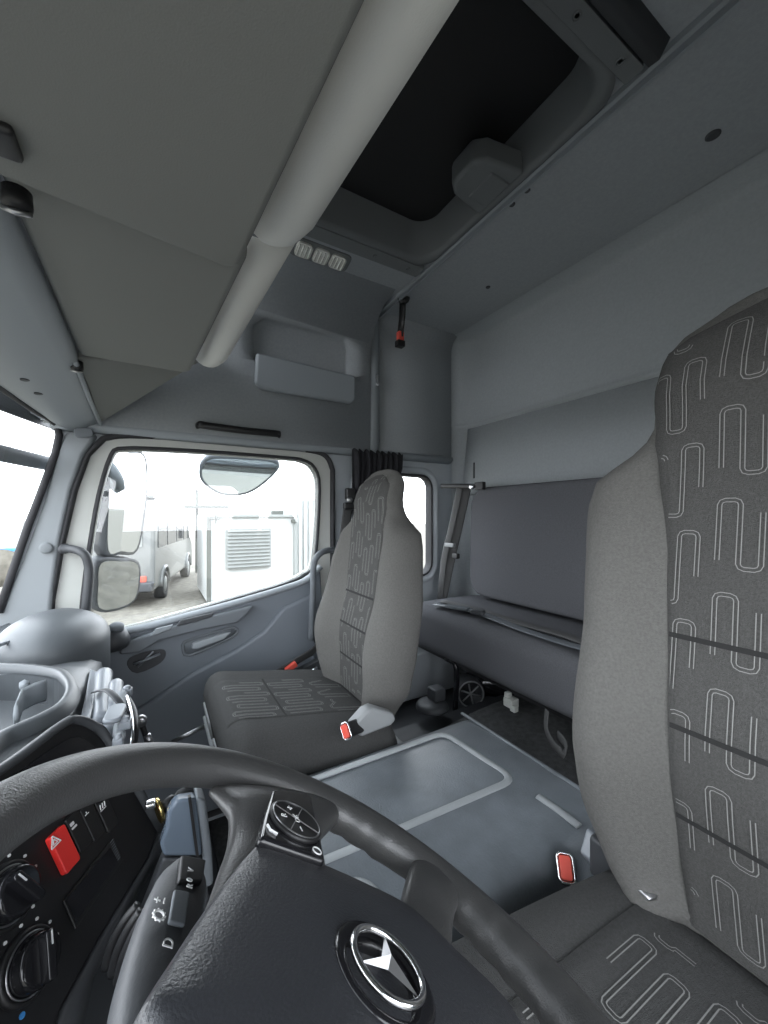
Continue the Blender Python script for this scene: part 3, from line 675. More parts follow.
b = B(); b.lathe(atx(473, 487, 1.245), (-1, 0, 0), [(.012, 0), (.012, .012), (.007, .016)], 14); b.go('chrome_bolt', 'chrome', g, bevel=.002)
b = B(); b.tube([atx(474, 463, 1.30), atx(474, 478, 1.27)], .004, 8); b.go('cord', 'dark', g, smooth=True)
b = B(); b.box(atx(450, 545, 1.235), (.02, .065, .02)); b.go('belt_slider', 'greypl', g, bevel=.004)
b = B(); b.box(atx(456, 556, 1.235), (.02, .035, .025)); b.go('belt_stop', 'black', g, bevel=.004)
# grey side box below the bench
b = B(); b.prism([V((.70, 1.40, -.80)), V((1.205, 1.40, -.80)), V((1.205, 1.40, -.59)), V((.70, 1.40, -.64))], (0, .19, 0)); b.prism([V((.70, 1.40, -.65)), V((1.205, 1.40, -.65)), V((1.205, 1.57, -.625)), V((.70, 1.57, -.625))], (0, 0, .012))
tag(b.go('side_box', 'wallp', bevel=.014, seg=3), 'grey plastic box below the far end of the rear bench', 'box')
# heater duct with round vent, grab tube, connector, strap
g = thing('heater_duct', 'black heater duct with round vent under the rear bench', 'duct', tuple(aty(480, 692, 1.2)))
c0 = aty(471, 694, 1.18); c1 = c0+V((.33, -.08, .05)); ax = (c0-c1).normalized(); ax = V((-.45, -.9, 0)).normalized()
b = B(); b.lathe(c0, ax, [(.05, -.09), (.058, -.04), (.058, 0), (.044, .002), (.044, -.012)], 28); b.go('vent_ring', 'dark', g, smooth=True)
b = B(); 
for k in range(3):
    a = k*math.pi/3+.3; e = V((ax.y, -ax.x, 0))*math.cos(a)+V((0, 0, 1))*math.sin(a); b.tube([c0-ax*.004-e*.044, c0-ax*.004+e*.044], .0035, 6)
b.tube([c0+ax*.002+(V((ax.y, -ax.x, 0))*math.cos(t)+V((0, 0, 1))*math.sin(t))*.051 for t in [i*math.pi/12 for i in range(24)]], .003, 6, closed=True)
b.go('vent_grille', 'greypl', g, smooth=True)
b = B(); b.tube([c0+V((.05, .06, 0)), c0+V((.10, .02, .02)), c0+V((.2, -.1, .03)), c0+V((.32, -.25, .03))], .055, 18); b.go('duct_pipe', 'gloss', g, smooth=True)
bar('grab_handle', 'black tubular loop standing beside the heater vent', [aty(450, 660, 1.20), aty(455, 664, 1.17), aty(457, 680, 1.16), aty(455, 710, 1.16)], .010, 'gloss')
g = thing('cable_connector', 'small white plastic cable connector on the floor under the bench', 'connector', tuple(atx(510, 702, 1.0)))
b = B(); P = atx(511, 702, 1.0); b.box(P, (.034, .036, .028)); b.box(P+V((0, .012, .018)), (.020, .018, .02)); b.box(P+V((-.008, -.02, -.01)), (.02, .02, .02)); b.go('connector_body', 'cream', g, bevel=.003)
b = B(); b.tube(smooth_loop([atx(547, 710, .955), atx(546, 728, .945), atx(553, 744, .92), atx(562, 753, .91), atx(566, 745, .93), atx(558, 735, .95)], 5, False), .01, 8, flat=(.003, .014), upv=(1, -.6, 0))
tag(b.go('pull_strap', 'belt', smooth=True), 'dark webbing pull strap hanging below the rear bench', 'strap')
# raised carpeted floor behind the engine cover
b = B(); b.prism([V((.72, .30, -.70)), V((.95, .30, -.665)), V((1.42, .30, -.64)), V((1.42, .30, -.80)), V((.72, .30, -.80))], (0, .70, 0)); b.go('floor_step', 'carpet', bevel=.015, kind='structure')
b = B(); b.box((1.0, 1.2, -.90), (.8, .76, .16)); b.box((1.05, 0, -.9), (.7, .7, .3)); b.box((.95, .72, -.9), (.9, .8, .35)); b.go('floor_riser', 'dark', kind='structure')
# small black lever housing behind the passenger seat
b = B(); P = aty(432, 700, 1.12); b.lathe(P+V((0, 0, -.03)), (0, 0, 1), [(.06, 0), (.055, .02), (.03, .03)], 20); b.box(P+V((.02, 0, .02)), (.05, .05, .045))
tag(b.go('floor_bracket', 'dark', bevel=.006), 'dark round floor bracket between passenger seat and heater vent', 'bracket')

# ================================================================== ENGINE COVER
ec = thing('engine_cover', 'grey vinyl covered engine hump with pale raised beads between the seats', 'engine cover', (.4, .6, ZF))
b = B(); ZE = -.552
sec = lambda x, k: [V((x, .405, -.9)), V((x, .403, ZE-.04)), V((x, .408, ZE-.012)), V((x, .425, ZE)), V((x, .6, ZE+.004)), V((x, .78, ZE)), V((x, .808, ZE-.008)), V((x, .82, ZE-.04)), V((x, .822, -.9))]
rings = [sec(x, 0) for x in (.185, .20, .3, .4, .6, .73)]
e = sec(.762, 0); rings.append([V((p.x, p.y, min(p.z, ZE-.012))) for p in e]); e = sec(.785, 0); rings.append([V((p.x, p.y, min(p.z, ZE-.05))) for p in e]); e = sec(.79, 0); rings.append([V((p.x, p.y, min(p.z, ZE-.2))) for p in e])
b.loft(rings); b.go('cover_shell', 'vinyl', ec, smooth=True)
def bead(pts, closed=False, r=.007):
    b = B(); pp = []
    b.tube(pts, .01, 8, closed=closed, flat=(.004, .0085), upv=(0, 0, 1)); return b.go('raised_bead', 'bead', ec, smooth=True)
zb = ZE+.003
def rc_(p, q, r_, n=5):
    return [p.lerp(q, 1)]
def poly_round(pts, r=.03, n=5):
    out = [pts[0]]
    for a, b_, c in zip(pts, pts[1:], pts[2:]):
        d1 = (a-b_).normalized()*r; d2 = (c-b_).normalized()*r
        for k in range(n+1):
            t = k/n; out.append((b_+d1)*(1-t)**2+b_*2*t*(1-t)+(b_+d2)*t*t)
    return out+[pts[-1]]
bead(poly_round([V((.21, .585, zb)), V((.378, .575, zb)), V((.648, .562, zb)), V((.632, .775, zb)), V((.21, .775, zb))], .035))
bead([V((.648, .505, zb)), V((.650, .46, zb)), V((.648, .42, zb))])
bead(poly_round([V((.20, .53, zb)), V((.27, .53, zb)), V((.29, .435, zb))], .03))
b = B(); b.tube([V((.742, .36, ZE-.0)), V((.742, .83, ZE-.0))], .01, 8, flat=(.003, .006), upv=(0, 0, 1)); b.go('rear_bead', 'vinyl', ec, smooth=True)

# ================================================================== DASHBOARD
da = thing('dashboard', 'pale grey moulded dashboard with open tray and black centre console below the windscreen', 'dashboard', (-.3, .6, ZF))
# cross sections along y : rear edge x and top z
def dsec(y):
    xr = lerp([(-.4, -.16), (.2, -.17), (.45, -.16), (.6, -.14), (.75, -.115), (1.0, -.10), (1.2, -.115), (1.45, -.125), (1.6, -.13)], y)
    zz = lerp([(-.4, -.34), (.45, -.325), (.9, -.318), (1.05, -.325), (1.2, -.37), (1.35, -.38), (1.6, -.38)], y)
    xf = xt(y)-.14
    return [V((xf, y, -.335)), V((xf+.05, y, -.315)), V((xf+(xr-xf)*.45, y, zz+.012)), V((xr-.06, y, zz+.008)), V((xr-.025, y, zz)), V((xr-.005, y, zz-.02)), V((xr, y, zz-.05)), V((xr-.01, y, zz-.14)), V((xr-.05, y, zz-.25)), V((xr-.16, y, zz-.36)), V((xr-.20, y, -.95)), V((xf, y, -.95))]
b = B(); ysd = [YL+.01, -.2, 0, .2, .35, .45, .55, .65, .75, .85, .95, 1.05, 1.15, 1.25, 1.35, 1.45, 1.55]
b.loft([dsec(y) for y in ysd]); ds_ob = b.go('dash_body', 'dash', da, smooth=True)
# open tray cut into the top
tray_px = [(-80, 672), (0, 668), (48, 672), (62, 680), (66, 692), (58, 706), (38, 718), (0, 735), (-80, 775)]
tp = [atz(*q, -.305) for q in tray_px]
tl = smooth_loop(tp, 4)
cutb = B(); cutb.prism([p+V((0, 0, .06)) for p in tl], (0, 0, -.125)); cu = cutb.go('cut_tool', 'dash')
bo = ds_ob.modifiers.new('bo', 'BOOLEAN'); bo.operation = 'DIFFERENCE'; bo.object = cu; bo.solver = 'EXACT'
dg = bpy.context.evaluated_depsgraph_get(); nm = bpy.data.meshes.new_from_object(ds_ob.evaluated_get(dg)); ds_ob.modifiers.clear(); ds_ob.data = nm
bpy.data.objects.remove(cu)
b = B(); band(b, [[p+V((0, 0, -.012)) for p in tl], [p+V((0, 0, .006)) for p in tl], [p+V((0, 0, .007)) for p in offs(tl, .004, (0, 0, 1))], [p+V((0, 0, .005)) for p in offs(tl, .014, (0, 0, 1))], [p+V((0, 0, -.012)) for p in offs(tl, .020, (0, 0, 1))]]); b.go('tray_rim', 'dash', da, smooth=True)
b = B(); q = atz(28, 690, -.335)
b.tube([atz(16, 716, -.32), atz(22, 700, -.32), atz(34, 694, -.32), atz(46, 690, -.32)], .01, 8, flat=(.02, .004), upv=(0, 0, 1)); b.tube([atz(24, 684, -.31), atz(27, 690, -.34)], .008, 6); b.go('tray_divider', 'trim', da, smooth=True)
# round pod at the passenger end
b = B(); P = V((-.235, 1.38, -.345)); rings = []
for j in range(9):
    a = j*math.pi/16; rr = math.cos(a)
    rings.append([P+V((.125*rr*math.cos(t), .17*rr*math.sin(t), .085*math.sin(a)-.0)) for t in [2*math.pi*k/32 for k in range(32)]])
b.loft([[V((p.x, p.y, -.62)) for p in rings[0]]]+rings[:-1]); b.go('end_pod', 'dash', da, smooth=True)
# seam line beads on the dash top
b = B(); b.tube(smooth_loop([atz(38, 628, -.305), atz(0, 645, -.303), atz(-60, 650, -.3)], 4, False), .004, 6); b.go('dash_seam', 'trimd', da, smooth=True)

# centre stack facing the driver
be = math.radians(25); hN = V((.866*math.cos(be), -.5*math.cos(be), math.sin(be))); hX = V((.5, .866, 0)); hY = hN.cross(hX)
SP = V((-.10, .6, -.40))
def stk(px, py, w=0): return onp(px, py, SP+hN*w, hN)
cs = da
out = [stk(*p) for p in [(-60, 800), (0, 770), (60, 726), (75, 720), (92, 726), (108, 742), (160, 830), (150, 858), (100, 940), (62, 1010), (45, 1080), (-60, 1080)]]
b = B(); b.prism(out, -hN*.10+V((0, 0, -.02))); b.go('console_body', 'black', cs, bevel=.006, seg=3)
b = B(); rim = smooth_loop(out[:7], 4, False); b.tube(rim, .01, 8, flat=(.009, .006), upv=hN); b.go('console_rim', 'dark', cs, smooth=True)
# open shelf at the top of the stack
q = [stk(*p, .001) for p in [(-50, 812), (0, 784), (62, 742), (84, 740), (98, 757), (102, 775), (70, 790), (0, 830), (-50, 862)]]
b = B(); b.prism(smooth_loop(q, 3), hN*.003); b.go('shelf_opening', 'gloss', cs)
def sq(px, py, w, h, r, t, m, name, par=cs, base=0, bev=.0015, rot=0):
    P = stk(px, py, base); X = hX*math.cos(rot)+hY*math.sin(rot); Y = hY*math.cos(rot)-hX*math.sin(rot)
    b = B(); b.prism(rrect(P, X, Y, w, h, r), hN*t); return b.go(name, m, par, bevel=bev)
hz = sq(60, 851, .022, .048, .003, .008, 'hazard', 'hazard_switch')
P = stk(55, 842, .0085); T = [P+hX*.0075*math.cos(a)+hY*.0075*math.sin(a) for a in (math.pi/2, math.pi*7/6, math.pi*11/6)]
b = B(); b.tube([T[0], T[1]], .0007, 6); b.tube([T[1], T[2]], .0007, 6); b.tube([T[2], T[0]], .0007, 6)
T2 = [P+hX*.0035*math.cos(a)+hY*.0035*math.sin(a) for a in (math.pi/2, math.pi*7/6, math.pi*11/6)]; b.tube([T2[0], T2[1]], .0006, 6); b.tube([T2[1], T2[2]], .0006, 6); b.tube([T2[2], T2[0]], .0006, 6)
b.go('warning_triangle', 'white', hz)
for i, (px, py) in enumerate([(76, 832), (90, 822), (104, 814)]):
    s_ = sq(px, py, .020, .046, .003, .005, 'black', 'rocker_switch')
    P = stk(px-4+i*1, py-8, .0056)
    b = B()
    if i == 0: b.prism(rrect(P, hX, hY, .006, .004, .001), hN*.0003); b.prism(rrect(P+hX*.001-hY*.005, hX, hY, .008, .0025, .001), hN*.0003)
    elif i == 1: b.tube([P-hX*.003, P+hX*.003], .0006, 6); b.tube([P-hX*.0, P+hY*.003], .0006, 6)
    else:
        for k in range(3): b.tube([P+hX*(-.004+.004*k)-hY*.003, P+hX*(-.002+.004*k)+hY*.003], .0006, 6)
        b.tube([P-hX*.005-hY*.0045, P+hX*.005-hY*.0045], .0005, 6)
    b.go('switch_icon', 'white', s_)
# tachograph-like slot
b = B(); q = [stk(*p, .0005) for p in [(66, 900), (103, 856), (118, 862), (78, 925)]]; b.prism([stk(*p, .0005) for p in [(62, 902), (112, 838), (122, 860), (74, 930)]], hN*.0025); so = b.go('slot_frame', 'black', cs, bevel=.001)
b = B(); b.prism([stk(*p, .0035) for p in [(66, 900), (110, 848), (118, 861), (76, 922)]], hN*.0005); b.go('slot_mouth', 'gloss', so)
b = B()
for k in range(9):
    a_ = stk(110+.9*k, 843+2.2*k, .004); b.tube([a_, a_+hX*.006], .0004, 5)
b.go('slot_ribs', 'trimd', so)
# heater knobs
def knob(px, py, R, label_ang, dots):
    P = stk(px, py, 0); k = None
    b = B(); b.lathe(P, hN, [(R*1.0, -.002), (R, .004), (R*.88, .007), (R*.86, .005)], 36); k = b.go('knob_bezel', 'black', cs, smooth=True)
    b = B(); b.lathe(P+hN*.004, hN, [(R*.78, 0), (R*.76, .012), (R*.66, .016)], 36); X = hX*math.cos(label_ang)+hY*math.sin(label_ang); Y = hN.cross(X)
    b.prism(rrect(P+hN*.018, X, Y, R*1.4, R*.32, R*.12), hN*.012); b.go('heater_knob', 'gloss', k, bevel=.002)
    b = B(); b.tube([P+hN*.006+(hX*math.cos(t)+hY*math.sin(t))*R*.82 for t in [i*math.pi/24 for i in range(48)]], .0012, 6, closed=True); b.go('chrome_ring', 'steel', k, smooth=True)
    b = B(); b.prism(rrect(P+hN*.0305+X*R*.45, X, Y, R*.4, .0016, .0005), hN*.0004); b.go('pointer', 'white', k)
    for i, (a, m_) in enumerate(dots):
        Q = P+(hX*math.cos(a)+hY*math.sin(a))*R*1.17; b = B(); b.lathe(Q, hN, [(.0016 if m_ == 'white' else .0028, -.001), (.0016 if m_ == 'white' else .0026, .0012)], 10); b.go('scale_dot', m_, k)
    return k
knob(5, 897, .030, 1.9, [(math.radians(a), 'white') for a in range(-60, 181, 30)])
knob(26, 966, .030, 1.2, [(math.radians(a), 'white') for a in range(-10, 211, 28)] + [(math.radians(-35), 'orange'), (math.radians(238), 'blue')])
for px, py, s_, w_ in ((28, 883, .008, 1), (52, 951, .008, 1)):
    P = stk(px, py, .0); b = B(); b.tube([P, P+hX*.003+hY*.003, P+hX*.007+hY*.001, P+hX*.006-hY*.003], .0007, 5); b.go('dial_symbol', 'white', cs)
# side cheek of the console (toward the engine cover)
q = [stk(160, 830), stk(150, 858), stk(100, 940), stk(62, 1010), stk(45, 1080)]
b = B(); b.loft([[p+hN*.001 for p in q], [p+V((.018, .05, -.03)) for p in q], [p+V((.02, .16, -.06)) for p in q]], False, False); b.go('side_cheek', 'dark', cs, smooth=True, solid=.006)
g = thing('console_tray', 'pale blue grey storage tray panel between the console and steering wheel spoke', 'tray', tuple(aty(190, 850, .60)))
yT = .56
q = [aty(*p, yT) for p in [(168, 812), (176, 800), (197, 797), (201, 830), (203, 857), (163, 857), (160, 845), (166, 828)]]
b = B(); b.prism(q, (0, .03, -.01)); b.go('tray_face', 'slate', g, bevel=.005)
q = [aty(*p, yT-.004) for p in [(196, 797), (206, 800), (212, 850), (214, 885), (203, 890), (203, 857), (200, 830)]]
b = B(); b.prism(q, (0, .045, -.01)); b.go('tray_edge', 'trimd', g, bevel=.004)
q = [aty(*p, yT-.006) for p in [(188, 798), (191, 797), (199, 856), (196, 857)]]
b = B(); b.prism(q, (0, .006, 0)); b.go('tray_seam', 'black', g)
q = [aty(*p, yT+.002) for p in [(163, 858), (204, 858), (210, 905), (175, 960), (120, 1000), (135, 930)]]
b = B(); b.prism(q, (0, .03, -.01)); b.go('lower_panel', 'dark', g, bevel=.004)
# socket plug with brass ring
g = thing('socket_plug', 'black cable plug with brass ring on the console edge behind the rim', 'plug', tuple(aty(165, 808, .62)))
P = aty(159, 810, .62); ax = V((.8, .25, .12)).normalized()
b = B(); b.lathe(P, -ax, [(.010, -.003), (.016, -.002), (.0165, .002), (.010, .003)], 24); b.go('brass_ring', 'brass', g, smooth=True)
b = B(); b.lathe(P, ax, [(.008, 0), (.009, .018), (.006, .022), (.009, .026), (.009, .045), (.004, .065)], 16); b.go('plug_body', 'black', g, smooth=True)
b = B(); b.box(P+V((-.01, -.01, .018)), (.012, .012, .008)); b.go('ring_tab', 'chrome', g, bevel=.002)

# folded document rack at the dash edge
dr = thing('document_rack', 'silver folding rack with rounded slats and dark strap on the dash edge', 'rack', tuple(atz(110, 715, -.34)))
zr = -.325
q = [atz(*p, zr) for p in [(90, 668), (100, 672), (92, 712), (86, 728), (79, 722), (84, 700)]]
b = B(); b.prism(q, (0, 0, -.02)); b.go('rack_base', 'silver', dr, bevel=.004)
for (p0, p1, r, m_) in (((104, 674), (100, 726), .016, 'silver'), ((116, 684), (112, 730), .013, 'silver'), ((122, 694), (119, 738), .009, 'trim')):
    a_, c_ = atz(*p0, zr-.004), atz(*p1, zr-.018)
    b = B(); b.tube(smooth_loop([a_, a_.lerp(c_, .1), a_.lerp(c_, .5), a_.lerp(c_, .9), c_], 2, False), [r*.7]+[r]*7+[r*.7], 14); b.go('rack_slat', m_, dr, smooth=True)
b = B(); b.tube(smooth_loop([atz(94, 692, zr+.006), atz(106, 690, zr+.018), atz(117, 699, zr+.012), atz(125, 712, zr-.006)], 4, False), .01, 8, flat=(.002, .006), upv=(0, 0, 1)); b.go('strap', 'dark', dr, smooth=True)
b = B(); b.tube(smooth_loop([atz(124, 694, zr-.01), atz(133, 710, zr-.02), atz(135, 730, zr-.03), atz(130, 760, zr-.06)], 4, False), .006, 8); b.go('side_rail', 'black', dr, smooth=True)
b = B(); b.tube(smooth_loop([atz(126, 694, zr+.0), atz(131, 712, zr-.008), atz(132, 740, zr-.02), atz(124, 762, zr-.05)], 4, False), .0025, 8); b.go('chrome_wire', 'chrome', dr, smooth=True)
for p, d in (((127, 692), .018), ((125, 724), .018), ((118, 742), .014)):
    b = B(); P = atz(*p, zr-.005); b.box(P, (d, d*.9, .014)); b.lathe(P, (0, 0, 1), [(d*.4, 0), (d*.4, .010), (d*.2, .012)], 12); b.go('clip', 'silver', dr, bevel=.003)
b = B(); P = atz(115, 716, zr+.004); b.prism(rrect(P, (.1, 1, 0), (1, -.1, 0), .06, .026, .012), (0, 0, .008)); b.go('locking_tab', 'silver', dr, bevel=.003)
# dangling cables beside it
g = thing('cable_bundle', 'black cable with chrome connectors beside the folding rack', 'cable', tuple(atz(145, 725, -.4)))
b = B(); b.tube(smooth_loop([aty(140, 718, .86), aty(143, 728, .86), aty(148, 742, .86), aty(152, 760, .86)], 4, False), .005, 8); b.go('cable', 'black', g, smooth=True)
b = B(); b.tube([aty(147, 735, .855), aty(151, 746, .855)], .006, 10); b.go('connector', 'steel', g, smooth=True); b = B(); b.lathe(aty(141, 720, .85), (0, -1, 0), [(.01, 0), (.01, .008), (.004, .01)], 14); b.go('connector', 'steel', g, smooth=True)
# rods in the footwell
b = B(); b.tube([aty(172, 742, 1.25), aty(205, 726, 1.25)], .006, 8); tag(b.go('footwell_rod', 'steel', smooth=True), 'thin metal rod crossing the passenger footwell before the seat', 'rod')
# floor mat in the footwell
b = B(); b.prism([V((-.25, .88, ZF)), V((.18, .88, ZF)), V((.18, 1.52, ZF)), V((-.25, 1.52, ZF))], (0, 0, .012)); tag(b.go('floor_mat', 'dark', bevel=.01), 'dark rubber mat in the passenger footwell', 'mat')

# ================================================================== STEERING WHEEL
CW = V((.0894, .1755, -.2512)); tau = math.radians(33.1)
wU = V((0, 1, 0)); wV = V((-math.cos(tau), 0, math.sin(tau))); wN = V((math.sin(tau), 0, math.cos(tau)))
def W(u, v, w=0): return CW+wU*u+wV*v+wN*w
sw = thing('steering_wheel', 'large dark textured steering wheel with star badge in the foreground', 'steering wheel', tuple(CW))
R0, r0 = .205, .0158
def wp(px, py, w=0):
    p = onp(px, py, CW+wN*w, wN)-CW; return (p.dot(wU), p.dot(wV))
b = B(); rings = []; N = 144
for i in range(N+1):
    a = 2*math.pi*i/N; deg = math.degrees(a) % 360
    rg = []; gr = 0
    for c_, h_ in ((-31, 15), (211, 15), (-78, 22), (258, 22)):
        dd = (deg-c_+180) % 360-180
        if abs(dd) < h_: gr = (.004+.0018*math.cos(dd*math.pi/180*360/7.0))*min(1, (h_-abs(dd))/4)
    for k in range(18):
        t = 2*math.pi*k/18; ct = math.cos(t)
        rr = r0+(gr*max(0, -ct) if gr else 0)+(.0022*max(0, math.sin(math.radians(-deg-10))) if deg > 190 else 0)
        if -ct > 0 and ((deg > 322 or deg < 350) and False): rr += 0
        rg.append(W(math.cos(a)*(R0+rr*ct*1.05), math.sin(a)*(R0+rr*ct*1.05), rr*math.sin(t)*.95))
    rings.append(rg)
b.loft(rings, True, False); b.go('rim', 'leather', sw, smooth=True)
def arc(R, a0, a1, n): return [(R*math.cos(math.radians(a0+(a1-a0)*k/n)), R*math.sin(math.radians(a0+(a1-a0)*k/n))) for k in range(n+1)]
# four spokes, each a smooth web from the pad to the rim
def spoke(secs):
    b = B(); rings = []
    for (ua, va), (ub, vb), th, w0 in secs:
        A = W(ua, va, w0); D = W(ub, vb, w0); c = (A+D)/2; h = (D-A)/2
        rings.append([c+h*math.copysign(abs(math.cos(t))**.8, math.cos(t))+wN*th*math.copysign(abs(math.sin(t))**.7, math.sin(t)) for t in [2*math.pi*k/28 for k in range(28)]])
    fine = []
    for k in range(28): fine.append(smooth_loop([r[k] for r in rings], 4, False))
    b.loft([[fine[k][i] for k in range(28)] for i in range(len(fine[0]))]); return b.go('spoke', 'leather', sw, smooth=True)
S1 = [((326, 905), (200, 925)), ((327, 880), (212, 895)), ((326, 860), (222, 866)), ((322, 838), (232, 836)), ((332, 826), (231, 814)), ((343, 814), (224, 803)), ((346, 800), (212, 786))]
S2 = [((375, 925), (440, 962)), ((396, 910), (452, 945)), ((403, 895), (453, 928)), ((406, 880), (455, 913)), ((412, 864), (462, 902)), ((424, 856), (472, 896))]
for sx in (1, -1):
    for S_, th in ((S1, (.007, .008, .010, .0115, .0125, .0125, .009)), (S2, (.007, .009, .011, .0125, .0125, .009))):
        secs = []
        for (pa_, pb_), t_ in zip(S_, th):
            A, D = wp(*pa_, 0), wp(*pb_, 0); secs.append(((sx*A[0], A[1]), (sx*D[0], D[1]), t_, -.004 if t_ < .012 else -.001))
        spoke(secs)
# airbag pad, domed
po = [(0, .112)] + [wp(*q, .006) for q in [(160, 975), (182, 942), (210, 900), (253, 843), (262, 838), (290, 848), (325, 862), (365, 880), (405, 900), (432, 922), (460, 950), (520, 1010)]]
po = [po[0]] + [p for p in po if p[0] >= .006] + [(.0, -.130)]
full = po + [(-u, v) for u, v in reversed(po[1:-1])]
pad_loop = smooth_loop([V((u, v, 0)) for u, v in full], 3)
b = B(); rings = []
for s_, w_ in ((1.0, -.008), (1.0, .018), (.985, .022), (.955, .0245), (.8, .027), (.6, .0285), (.4, .029), (.2, .0295), (.05, .0297)):
    rings.append([W(p.x*s_, p.y*s_, w_-.018+.0) for p in pad_loop])
b.loft(rings); b.go('airbag_pad', 'pad', sw, smooth=True)
b = B(); b.lathe(W(0, 0, -.11), wN, [(.07, 0), (.075, .05), (.085, .09)], 28); b.go('hub_shroud', 'dark', sw, smooth=True)
# star badge
bc = W(*wp(385, 970, .0125), .0125)
bd = B(); bd.lathe(bc, wN, [(.030, -.004), (.031, -.0005), (.029, .0008), (.024, -.001)], 48); badge = bd.go('badge_dish', 'gloss', sw, smooth=True)
bd = B(); bd.tube([bc+wN*.003+(wU*math.cos(t)+wV*math.sin(t))*.0215 for t in [2*math.pi*k/48 for k in range(48)]], .0021, 10, closed=True); bd.go('badge_ring', 'chrome', badge, smooth=True)
bd = B(); vs = [bc+wN*.0075]; fs = []
for k in range(6):
    a = math.pi/2+k*math.pi/3; rr = .0208 if k % 2 == 0 else .0042
    vs.append(bc+wN*.003+(wU*math.cos(a)+wV*math.sin(a))*rr)
for k in range(6): fs.append((0, 1+k, 1+(k+1) % 6))
fs.append((6, 5, 4, 3, 2, 1)); bd.add(vs, fs); bd.go('badge_star', 'steel', badge)
# button pods on the upper spokes
def pod(sx):
    q = [wp(*p, .012) for p in [(272, 790), (279, 788), (306, 793), (312, 797), (318, 825), (326, 861), (300, 852), (260, 838), (265, 815)]]
    b = B(); b.prism([W(sx*u, v, -.004) for u, v in q], wN*.0165); pd = b.go('button_pod', 'gloss', sw, bevel=.004, seg=3)
    c_ = wp(296, 820, .0145); c_ = (sx*c_[0], c_[1])
    b = B(); b.lathe(W(c_[0], c_[1], .0115), wN, [(.0225, 0), (.0225, .003), (.0205, .0042), (.0185, .0035)], 36); bt = b.go('button_disc', 'black', pd, smooth=True)
    b = B(); b.tube([W(c_[0]+.0205*math.cos(t), c_[1]+.0205*math.sin(t), .0155) for t in [2*math.pi*k/36 for k in range(36)]], .0006, 6, closed=True); b.tube([W(c_[0]-.016, c_[1]+.0115, .0155), W(c_[0]+.016, c_[1]-.0115, .0155)], .0004, 5); b.tube([W(c_[0]+.0115, c_[1]+.016, .0155), W(c_[0]-.0115, c_[1]-.016, .0155)], .0004, 5); b.go('button_gap', 'steel', bt)
    if sx > 0:
        for tx_, du_, dv_, sz in (('OK', .0, .0, .0065), ('+', .012, .002, .010), ('−', -.012, .0, .010), ('R', .0, .012, .0075), ('▲', .016, -.002, .003)):
            if tx_ == '▲': continue
            text('button_mark', tx_, W(c_[0]+du_, c_[1]+dv_, .0158), wU, wV, sz, 'white', bt, .0002)
        pass
        b = B(); P = W(*wp(277, 835, .013), .0135); b.tube([P, P+wU*.003+wV*.005, P+wU*.008+wV*.006], .0010, 5); b.go('phone_symbol', 'white', pd)
        P = W(*wp(317, 851, .013), .0132); b = B(); b.tube([P+(wU*math.cos(t)+wV*math.sin(t))*.0035 for t in [2*math.pi*k/16 for k in range(16)]], .0005, 5, closed=True); b.go('ring_symbol', 'white', pd)
pod(1); pod(-1)
# stalk with printed symbols
sk = thing('column_stalk', 'fat black control stalk with white symbols behind the steering wheel', 'stalk', tuple(W(.05, .08, -.07)))
wk = -.062
pa = [W(*wp(*q, wk), wk) for q in ((150, 1060), (154, 1010), (161, 965), (170, 925), (180, 890), (187, 868))]
b = B(); wd = [.022, .022, .0215, .021, .019, .011]; rings = []
ax = (pa[-1]-pa[0]).normalized(); sd = ax.cross(wN).normalized()
for j_, p in enumerate(smooth_loop(pa, 5, False)):
    w_ = lerp([(i/5, w) for i, w in enumerate(wd)], j_/25)
    rings.append([p+sd*w_*math.copysign(abs(math.cos(t))**.75, math.cos(t))+wN*w_*.62*math.copysign(abs(math.sin(t))**.75, math.sin(t)) for t in [2*math.pi*k/24 for k in range(24)]])
b.loft(rings); b.go('stalk_body', 'dark', sk, smooth=True)
ws = wk+.0135
def sp_(px, py, w=ws): return W(*wp(px, py, w), w)
b = B(); b.prism([sp_(*q) for q in ((172, 893), (188, 896), (183, 930), (166, 926))], wN*.003); b.go('rocker_button', 'trimd', sk, bevel=.0015)
b = B(); b.prism([sp_(*q, ws-.003) for q in ((178, 861), (203, 866), (199, 888), (175, 888))], wN*.005); b.go('slide_switch', 'black', sk, bevel=.0015)
el = (sp_(150, 900)-sp_(190, 905)).normalized()
for tx_, px, py, sz in (('+', 158, 900, .009), ('−', 165, 901, .009), ('D', 169, 943, .009)):
    text('stalk_mark', tx_, sp_(px, py, ws+.0012), ax, el, sz, 'white', sk, .0003)
for tx_, px, py in (('R', 190, 886), ('0', 190, 880), ('V', 191, 870)):
    text('stalk_mark', tx_, sp_(px, py, ws+.0028), ax, el, .0065, 'white', sk, .0003)
c_ = sp_(159, 915, ws+.001); b = B(); b.tube([c_+(sd*math.cos(t)+ax*math.sin(t))*.0033 for t in [2*math.pi*k/20 for k in range(20)]], .0007, 6, closed=True)
for k in range(10):
    t = 2*math.pi*k/10; e = sd*math.cos(t)+ax*math.sin(t); b.tube([c_+e*.0032, c_+e*.0045], .0006, 5)
b.go('gear_symbol', 'white', sk)
# ribbed gaiter where the stalk enters the column shroud
g = thing('stalk_gaiter', 'ribbed black rubber gaiter on the column beside the stalk', 'gaiter', tuple(aty(120, 955, .42)))
for i in range(5):
    L_ = [aty(106+i*6, 968+i*7, .44-.018*i), aty(112+i*6, 945+i*6, .44-.018*i), aty(124+i*5, 922+i*6, .44-.018*i), aty(138+i*3, 905+i*6, .44-.018*i)]
    b = B(); b.tube(smooth_loop(L_, 4, False), .0042, 8); b.go('rubber_fold', 'black', g, smooth=True)
